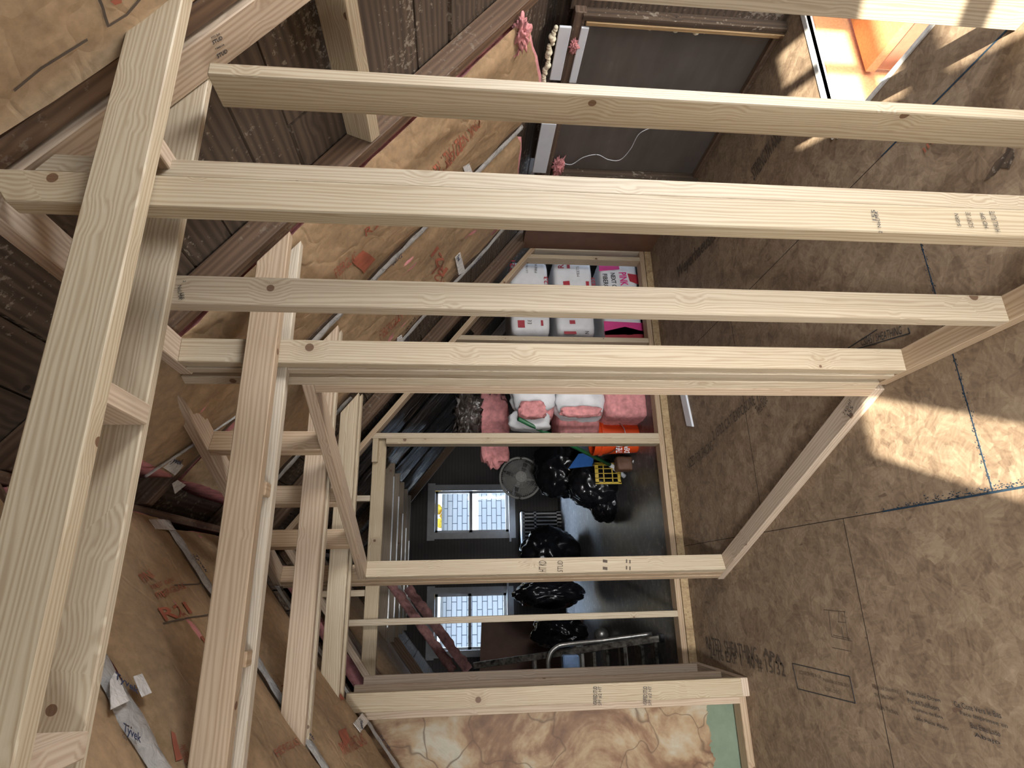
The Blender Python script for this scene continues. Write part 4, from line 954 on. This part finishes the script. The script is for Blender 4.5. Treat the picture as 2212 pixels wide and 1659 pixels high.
bag('white and magenta bag of insulation at the bottom of the stack, lettered upside down', (1293, 1392), (560, 740), [
    ('t', 'PINK', (1336, 589), (1341, 618), (1352, 588), magenta, 0.03), ('t', 'NEXT GEN FIBERGLAS', (1318, 590), (1330, 680), (1328, 589), ink, 0.02), ('t', 'FIBERGLAS', (1301, 592), (1307, 640), (1311, 591), ink, 0.02),
    ('q', [(1293, 567), (1336, 571), (1338, 582), (1294, 586)], magenta), ('q', [(1355, 591), (1376, 594), (1380, 615), (1360, 608)], redbag), ('q', [(1304, 694), (1388, 698), (1390, 722), (1306, 724)], magenta),
    ('q', [(1306, 716), (1350, 706), (1390, 716), (1391, 742), (1308, 742)], redbag), ('q', [(1352, 715), (1366, 715), (1367, 723), (1353, 724)], whitebag)], 8)
bag('white printed bag of insulation below the single stud, mostly hidden', (1100, 1290), (742, 800), [('t', 'UNFACED BATTS', (1120, 760), (1122, 745), (1112, 760), ink)], 15)
# opened pack: pink rolls under torn white wrap
t = tag(empty('opened_insulation_pack', py(1280, 900, 4.4)), 'opened pack of pink insulation in torn white wrap', 'insulation pack')
def zone(name, xr, yr, Yp, dep, mat, parent, **kw):
    A = py(xr[1], yr[1], Yp); B_ = py(xr[0], yr[0], Yp)
    return blob(name, ((A.x+B_.x)/2, Yp+dep, (A.z+B_.z)/2), (abs(B_.x-A.x)/2, dep, abs(B_.z-A.z)/2), mat, parent, **kw)
zone('pink_roll', (1120, 1200), (812, 902), 4.36, 0.2, pink, t, amp=0.05, freq=2, seed=2, power=7)
zone('pink_roll', (1200, 1300), (812, 940), 4.40, 0.2, pink, t, amp=0.05, freq=2, seed=3, power=7)
zone('white_wrap', (1105, 1205), (800, 885), 4.30, 0.10, whitebag, t, amp=0.13, freq=2.2, seed=5, power=4)
zone('white_wrap', (1200, 1312), (800, 900), 4.28, 0.10, whitebag, t, amp=0.12, freq=2.2, seed=6, power=4)
zone('white_wrap', (1100, 1190), (885, 928), 4.32, 0.06, whitebag, t, amp=0.13, freq=2.2, seed=9, power=4)
zone('pink_slit', (1122, 1180), (864, 900), 4.20, 0.05, pink, t, amp=0.2, freq=3, seed=19, power=4)
zone('pink_slit', (1214, 1300), (876, 898), 4.20, 0.03, pink, t, amp=0.2, freq=3, seed=29, power=4)
tag(zone('pink_roll', (1306, 1410), (820, 900), 4.25, 0.18, pink, None, amp=0.05, freq=2, seed=12, power=8), 'folded pink insulation roll resting beside the orange bucket', 'insulation')
tag(zone('hanging_pink_batt', (1040, 1100), (850, 1000), 4.8, 0.04, pink, None, amp=0.25, freq=2.2, seed=13, power=5), 'pink batt hanging torn above the fan', 'insulation')
tag(zone('silver_wrap', (985, 1035), (850, 935), 4.7, 0.05, plasticm, None, amp=0.6, freq=4, seed=14, power=3), 'crumpled silver-backed wrap beside the hanging pink batt', 'plastic')
# orange bucket
bc = py(1340, 943, 4.55); r0 = abs(py(1300, 905, 4.55).x-py(1300, 980, 4.55).x)/2
zt_, zb_ = py(1287, 940, 4.45).z, FZ
t = tag(empty('bucket', (bc.x, 4.6, zb_)), 'orange plastic bucket standing on the far room floor', 'bucket')
def lathe(name, prof, c, mat, parent, seg=36):
    bm = bmesh.new(); R_ = [[bm.verts.new((c[0]+r*math.cos(2*math.pi*k/seg), c[1]+r*math.sin(2*math.pi*k/seg), z)) for k in range(seg)] for r, z in prof]
    for A, B_ in zip(R_[:-1], R_[1:]):
        for k in range(seg): bm.faces.new((A[k], A[(k+1) % seg], B_[(k+1) % seg], B_[k]))
    return finish(bm, name, mat, parent, smooth=False)
H_ = zt_-zb_; cc = (bc.x, 4.6)
lathe('body', [(0.001, zb_+0.001), (r0*0.84, zb_+0.001), (r0*0.93, zb_+H_*0.78), (r0*0.93, zb_+H_), (r0*0.89, zb_+H_), (r0*0.80, zb_+0.01), (0.001, zb_+0.01)], cc, orange, t)
lathe('rim', [(r0*0.93, zb_+H_*0.80), (r0*1.02, zb_+H_*0.80), (r0*1.02, zb_+H_*0.84), (r0*0.95, zb_+H_*0.86), (r0*1.0, zb_+H_*0.95), (r0*1.0, zb_+H_), (r0*0.9, zb_+H_)], cc, orange, t)
o = tfit('THE HOME', YX(4.6-r0*0.97), (1344, 979), (1344, 950), whitebag, t, (1330, 979), off=0.004, bold=0.02); o.matrix_parent_inverse = Matrix.Translation(t.location).inverted()
o = tfit('DEPOT', YX(4.6-r0*0.97), (1360, 979), (1360, 955), whitebag, t, (1348, 979), off=0.004, bold=0.02); o.matrix_parent_inverse = Matrix.Translation(t.location).inverted()
a = [Vector((cc[0]+r0*1.03*math.cos(q), cc[1]-0.05*math.sin(q)-r0*0.9*abs(math.sin(q)), zb_+H_*0.82-H_*0.45*math.sin(q))) for q in [math.pi*k/14 for k in range(15)]]
tube('handle', a, 0.004, steel, t, seg=6)
# fan
YFn = 6.2; fc = py(1124, 1032, YFn); fr_ = abs(py(1124, 990, YFn).x-py(1124, 1078, YFn).x)/2
t = tag(empty('pedestal_fan', (fc.x, YFn, FZ)), 'round grey pedestal fan in front of the far window', 'fan')
def circ(r, y, n=48): return [Vector((fc.x+r*math.cos(2*math.pi*k/n), y, fc.z+r*math.sin(2*math.pi*k/n))) for k in range(n)]
tube('outer_ring', circ(fr_, YFn), 0.013, fanm, t, closed=True)
g = bmesh.new(); g.free()
for k, r in enumerate((0.25, 0.5, 0.75)): tube('guard_ring', circ(fr_*r, YFn-0.06+0.03*r), 0.003, fanm, t, seg=6, closed=True)
gm = bmesh.new()
for k in range(60):
    q = 2*math.pi*k/60; d = Vector((math.cos(q), 0, math.sin(q))); c0 = Vector((fc.x, YFn-0.065, fc.z)); s = d.cross(Vector((0, 1, 0)))*0.0016
    P = [c0+d*fr_*0.2, c0+d*fr_*0.6+Vector((0, 0.012, 0)), c0+d*fr_*0.98+Vector((0, 0.06, 0))]
    for a, b in zip(P[:-1], P[1:]):
        vs = [gm.verts.new(v) for v in (a-s, a+s, b+s, b-s)]; ws = [gm.verts.new(v.co+Vector((0, 0.003, 0))) for v in vs]
        gm.faces.new(vs); gm.faces.new(ws[::-1])
        for i in range(4): gm.faces.new((vs[i], ws[i], ws[(i+1) % 4], vs[(i+1) % 4]))
finish(gm, 'wire_guard', fanm, t)
def disc(name, r, y, th, mat, seg=32):
    bm = bmesh.new(); A = [bm.verts.new((fc.x+r*math.cos(2*math.pi*k/seg), y, fc.z+r*math.sin(2*math.pi*k/seg))) for k in range(seg)]; B_ = [bm.verts.new((v.co.x, y+th, v.co.z)) for v in A]
    bm.faces.new(A); bm.faces.new(B_[::-1])
    for i in range(seg): bm.faces.new((A[i], B_[i], B_[(i+1) % seg], A[(i+1) % seg]))
    return finish(bm, name, mat, t)
disc('hub_badge', fr_*0.27, YFn-0.075, 0.02, fanm); disc('motor', fr_*0.35, YFn+0.03, 0.14, fanm)
gm = MB()
for k in range(6):
    q = 2*math.pi*k/6; d = Vector((math.cos(q), 0, math.sin(q))); s = d.cross(Vector((0, 1, 0)))*0.003; c0 = Vector((fc.x, YFn-0.079, fc.z)); gm.beam(c0-s, c0+d*fr_*0.16-s, s*2, (0, 0.003, 0))
gm.out('hub_star', alu, t)
for k in range(4):
    q = 2*math.pi*k/4+0.4; bm = bmesh.new(); vs = []
    for i in range(7):
        for j in range(5):
            rr = fr_*(0.2+0.7*i/6); aa = q+(j/4-0.5)*(0.9+0.5*i/6); vs.append(bm.verts.new((fc.x+rr*math.cos(aa), YFn+0.03*(j/4-0.5)*2, fc.z+rr*math.sin(aa))))
    for i in range(6):
        for j in range(4): bm.faces.new((vs[i*5+j], vs[i*5+j+1], vs[(i+1)*5+j+1], vs[(i+1)*5+j]))
    bmesh.ops.solidify(bm, geom=list(bm.faces), thickness=0.003); finish(bm, 'fan_blade', greypl, t, True)
tube('stand', [(fc.x, YFn+0.1, FZ+0.03), (fc.x, YFn+0.1, fc.z)], 0.014, fanm, t)
tube('base', [(fc.x, YFn+0.1, FZ), (fc.x, YFn+0.1, FZ+0.03)], 0.2, fanm, t, seg=30)
# black rubbish bags
def fbag(label, xr, yr, Yp, dep, seed, amp=0.16, parent=None):
    amp = min(amp, 0.18)
    A = py(xr[1], yr[1], Yp); B_ = py(xr[0], yr[0], Yp); 
    o = blob('rubbish_bag', ((A.x+B_.x)/2, Yp+dep, (A.z+B_.z)/2), (abs(B_.x-A.x)/2, dep, abs(B_.z-A.z)/2), blackbag, amp=amp, freq=1.7, sub=5, seed=seed, power=2.6, flat=FZ+0.001)
    return tag(o, label, 'rubbish bag', 'black rubbish bags of the far room')
fbag('black rubbish bag heaped under the fan, topmost of the right heap', (1160, 1280), (945, 1065), 5.6, 0.25, 3)
fbag('black rubbish bag on the floor below the yellow crate', (1240, 1352), (985, 1085), 5.15, 0.22, 6)
fbag('black rubbish bag whose glossy tail points toward the bare floor', (1278, 1345), (1040, 1122), 5.3, 0.14, 9, 0.3)
fbag('tall black rubbish bag in front of the window radiator', (1132, 1262), (1140, 1245), 6.9, 0.25, 12, 0.22)
fbag('black rubbish bag showing behind the free-standing post', (1120, 1270), (1255, 1312), 6.2, 0.3, 15, 0.25)
fbag('black rubbish bag left of the thin stud, against the brown board', (1160, 1275), (1330, 1405), 6.0, 0.3, 18, 0.3)
# yellow crate
A = py(1343, 1043, 4.86); B_ = py(1284, 1002, 4.86); x0, x1, z0, z1 = A.x, B_.x, A.z, B_.z; y0 = 4.86; y1 = 4.93
t = tag(empty('plastic_crate', ((x0+x1)/2, y0, z0)), 'yellow plastic crate with square openings', 'crate')
g = MB(); n = 4
for q in (0, 1): g.box((x0, x1), (y0, y0+0.008), ((z0, z0+0.03) if q == 0 else (z1-0.03, z1)))
for k in range(n+1):
    xx = x0+(x1-x0)*k/n; wd = 0.018 if k in (0, n) else 0.006; g.box((xx-wd/2, xx+wd/2), (y0, y0+0.008), (z0, z1), 'z')
for k in (1, 2): zz = z0+(z1-z0)*k/3; g.box((x0, x1), (y0, y0+0.008), (zz-0.004, zz+0.004))
g.out('front_grille', yellow, t)
g = MB(); g.box((x1-0.004, x1+0.004), (y0, y1), (z0, z1), 'y'); g.out('side_panel', yellow, t)
g = MB(); g.box((x0, x1), (y0, y1), (z0, z0+0.006)); g.out('crate_bottom', yellow, t)
# blue cloth, green pole, cans
bm = bmesh.new(); P = [py(1228, 1012, 4.98), py(1283, 1006, 4.98), py(1282, 978, 4.98), py(1250, 980, 4.98)]
tag(slab('blue_cloth', P, 0.02, bluecl, nrm=(0, 1, 0)), 'blue cloth on the dark heap above the yellow crate', 'cloth')
p0, p1, p2 = py(1120, 905, 4.24), py(1318, 1004, 4.86), py(1349, 1029, 4.92)
tube('broom_pole', [p0, p1], 0.016, greenp); t = tag(C.objects[-1], 'green pole with a white end leaning among the rubbish', 'pole')
tube('pole_end', [p1, p2], 0.020, white, t); 
tag(zone('grey_box', (1332, 1372), (985, 1015), 4.75, 0.06, brownboard, None, amp=0.05, freq=2, seed=4, power=8), 'small dark carton beside the end of the green pole', 'box')
tube('bottle_cap', [py(1368, 994, 4.72), py(1376, 1003, 4.72)], 0.02, white); tag(C.objects[-1], 'white cap lying by the small dark carton', 'cap')
# radiator grille under the right far window
A = py(1203, 1150, 8.30); B_ = py(1128, 1106, 8.30)
t = tag(empty('radiator_cover', ((A.x+B_.x)/2, 8.3, FZ)), 'slatted radiator cover under the far windows', 'radiator cover')
g = MB(); xa, xb, za, zb2 = A.x-0.95, B_.x, FZ, B_.z
k = xa
g.box((xa, xb), (8.28, 8.30), (zb2-0.03, zb2)).box((xa, xb), (8.28, 8.30), (za, za+0.06)).box((xa, xb), (8.28, 8.30), ((za+zb2)/2+0.08, (za+zb2)/2+0.11))
while k < xb: g.box((k, k+0.022), (8.28, 8.30), (za, zb2), 'z'); k += 0.05
g.out('grille', trimgrey, t)
box('cover_top', (xa, xb), (8.24, 8.48), (zb2+0.001, zb2+0.022), white, 'x', t)
# brown board leaning before the left window
Yb = 7.2; P = [py(x, y, Yb) for x, y in ((1040, 1342), (1160, 1335), (1195, 1450), (1036, 1450))]; P[1].z = P[2].z = FZ+0.001
tag(slab('hardboard_panel', P, 0.012, brownboard, nrm=(0, 1, 0)), 'brown hardboard panel standing in front of the left far window', 'panel')
# low cabinet things behind the ladder
def ybox(name, xr, yr, Yp, dep, mat, label=None, cat=None, parent=None, grp=None):
    A = py(xr[1], yr[1], Yp); B_ = py(xr[0], yr[0], Yp); o = box(name, (A.x, B_.x), (Yp, Yp+dep), (A.z, B_.z), mat, 'x', parent)
    if label: tag(o, label, cat, grp)
    return o
# step ladders
def rail(name, a, b, r, mat, parent): return beam(name, a, b, Vector((r, 0, 0)), Vector((0, r*0.5, 0)), mat, parent, bevel=0.003)
Yl = 4.75
t = tag(empty('step_ladder', fl(1432, 1385, FZ)), 'dark paint-splashed step ladder at the left of the far room', 'ladder')
a0, a1 = py(1022, 1446, 4.9), fl(1434, 1386, FZ)
b0, b1 = a0+Vector((-0.30, 0, 0)), a1+Vector((-0.48, 0.0, 0))
for p, q in ((a0, a1), (b0, b1)): rail('side_rail', p, q, 0.045, darkalu, t)
for k in range(5):
    f_ = 0.34+0.155*k; P = a0.lerp(a1, f_); Q = b0.lerp(b1, f_)
    if k < 5: box('step', (Q.x+0.02, P.x), (P.y, P.y+0.09), (P.z-0.012, P.z+0.012), darkalu, 'x', t)
for p in (a1, b1): box('rubber_foot', (p.x-0.005, p.x+0.05), (p.y-0.02, p.y+0.05), (FZ+0.0005, FZ+0.03), blackbag, 'x', t)
rail('rear_rail', a0+Vector((0, 0.06, -0.02)), a1+Vector((-0.05, 0.55, 0)), 0.03, darkalu, t)
t = tag(empty('step_stool', fl(1410, 1372, FZ)), 'silver tubular step stool with a rounded handrail and a blue rag', 'step stool')
c1 = fl(1408, 1370, FZ+0.02)
pts = [c1, py(1300, 1384, 4.62), py(1220, 1393, 4.6), py(1203, 1398, 4.6), py(1190, 1410, 4.6), py(1184, 1428, 4.6)]
pts = spline(pts, 6); tube('handrail', pts+[pts[-1]+Vector((-0.25, 0, 0))], 0.016, alu, t)
q = [p+Vector((-0.36, 0.02, 0)) for p in pts[:14]]; tube('handrail', q, 0.016, alu, t)
for xx, mt in ((1258, alu), (1312, darkalu), (1352, alu), (1388, darkalu)):
    P = py(xx, 1405, 4.62); box('tread', (P.x-0.32, P.x+0.03), (4.62, 4.80), (P.z-0.012, P.z+0.012), mt, 'x', t)
P = py(1230, 1412, 4.6); box('rag', (P.x-0.22, P.x-0.01), (4.58, 4.66), (P.z-0.07, P.z+0.05), plain('pale_blue_cloth', (0.25, 0.38, 0.62), 0.8), 'x', t, bevel=0.01)['label'] = 'pale blue rag'
tag(blob('round_tin', Vector((py(1292, 1372, 6.0).x, 6.0, FZ+0.069)), (0.07, 0.07, 0.07), alu, amp=0.02), 'round shiny tin lying behind the step stool', 'tin')
# joists of the far room with strips of foil
FG = 'joists of the far room'
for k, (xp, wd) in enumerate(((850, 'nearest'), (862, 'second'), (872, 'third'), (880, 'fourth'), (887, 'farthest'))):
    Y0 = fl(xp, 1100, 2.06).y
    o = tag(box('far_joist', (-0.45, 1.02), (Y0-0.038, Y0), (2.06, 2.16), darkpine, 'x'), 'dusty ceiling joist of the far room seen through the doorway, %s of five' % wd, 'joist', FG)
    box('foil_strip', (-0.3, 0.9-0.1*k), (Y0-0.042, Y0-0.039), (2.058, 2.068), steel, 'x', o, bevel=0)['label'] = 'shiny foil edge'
# wrinkled plastic over the far right slope
for k, (ya, yb, wd) in enumerate(((4.05, 4.65, 'nearest'), (4.78, 5.45, 'second'), (5.58, 6.25, 'third'), (6.38, 7.05, 'farthest'))):
    bm = bmesh.new(); nx, ny = 40, 14; G = []
    for i in range(nx+1):
        row = []
        for j in range(ny+1):
            x = 0.75+1.15*i/nx; y = ya+(yb-ya)*j/ny; tt = j/ny*2-1
            z = zr(x)-0.02-0.05*(1-tt**2)-0.02*noise.noise(Vector((x*3, y*22, k)))-0.012*noise.noise(Vector((x*12, y*9, k)))
            row.append(bm.verts.new((x, y, z)))
        G.append(row)
    for i in range(nx):
        for j in range(ny): bm.faces.new((G[i][j], G[i+1][j], G[i+1][j+1], G[i][j+1]))
    bmesh.ops.solidify(bm, geom=list(bm.faces), thickness=0.001)
    tag(finish(bm, 'plastic_sheet', plasticm, None, True), 'wrinkled shiny plastic stapled over the far right slope, %s bay' % wd, 'plastic sheet', 'plastic over the bays of the far room')
# torn pink edges hanging on the far left slope
def drape(label, pa, pb, Yp, wd, mat, seed):
    A, B_ = py(*pa, Yp), py(*pb, Yp); bm = bmesh.new(); n = 40; G = []
    d = (B_-A).normalized(); nn = Vector((d.z, 0, -d.x))
    if nn.z > 0: nn = -nn
    for i in range(n+1):
        p = A.lerp(B_, i/n); h = wd*(1+0.35*noise.noise(Vector((i*0.35, seed, 0))))
        G.append([bm.verts.new(p+nn*(h*j/4)+Vector((0, 0.03*noise.noise(Vector((i*0.3, j*0.8, seed))), 0))) for j in range(5)])
    for i in range(n):
        for j in range(4): bm.faces.new((G[i][j], G[i+1][j], G[i+1][j+1], G[i][j+1]))
    bmesh.ops.solidify(bm, geom=list(bm.faces), thickness=0.02)
    return tag(finish(bm, 'torn_batt_edge', mat, None, True), label, 'insulation', 'torn batt edges on the far left slope')
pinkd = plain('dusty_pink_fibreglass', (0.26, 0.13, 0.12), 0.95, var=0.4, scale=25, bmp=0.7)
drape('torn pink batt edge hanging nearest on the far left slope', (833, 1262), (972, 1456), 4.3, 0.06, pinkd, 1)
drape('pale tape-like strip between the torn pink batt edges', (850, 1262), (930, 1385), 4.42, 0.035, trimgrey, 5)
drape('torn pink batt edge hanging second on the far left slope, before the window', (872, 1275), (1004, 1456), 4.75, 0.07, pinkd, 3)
# outside: white brick house, leaves
o = tag(empty('neighbour_house', (0.5, 12.2, -4)), 'white painted brick house outside the far windows', 'building')
zbt = py(960, 1100, 12.2).z
box('brick_wall', (-8, 10), (12.2, 12.5), (-4, zbt), brickm, 'x', o, bevel=0)
box('roof_edge', (-8, 10), (12.1, 12.6), (zbt+0.002, zbt+0.05), greypl, 'x', o, bevel=0)
tag(MB().box((-6, 8), (8.62, 8.7), (2.95, 5.6)).box((-6, -1.6), (8.62, 8.7), (-4, 2.95)).box((3.2, 8), (8.62, 8.7), (-4, 2.95)).box((-1.6, 3.2), (8.62, 8.7), (-4, -0.02)).out('wall_back', oldwood), kind='structure')  # unseen outer wall and parapet, added to keep the sun off the brick
bm = bmesh.new()
for k in range(700):
    c = Vector((random.uniform(-7, 9), random.uniform(13.4, 14.6), random.uniform(zbt-0.4, zbt+3))); mt = bmesh.ops.create_icosphere(bm, subdivisions=1, radius=random.uniform(0.08, 0.22)); bmesh.ops.translate(bm, verts=mt['verts'], vec=c)
tr = tag(empty('tree', (1, 14, -4)), 'yellow-leaved tree above the brick house outside', 'tree')
finish(bm, 'foliage', leafm, tr); tube('trunk', [(1, 14, -4), (1, 14, 3)], 0.2, rafterwood, tr)
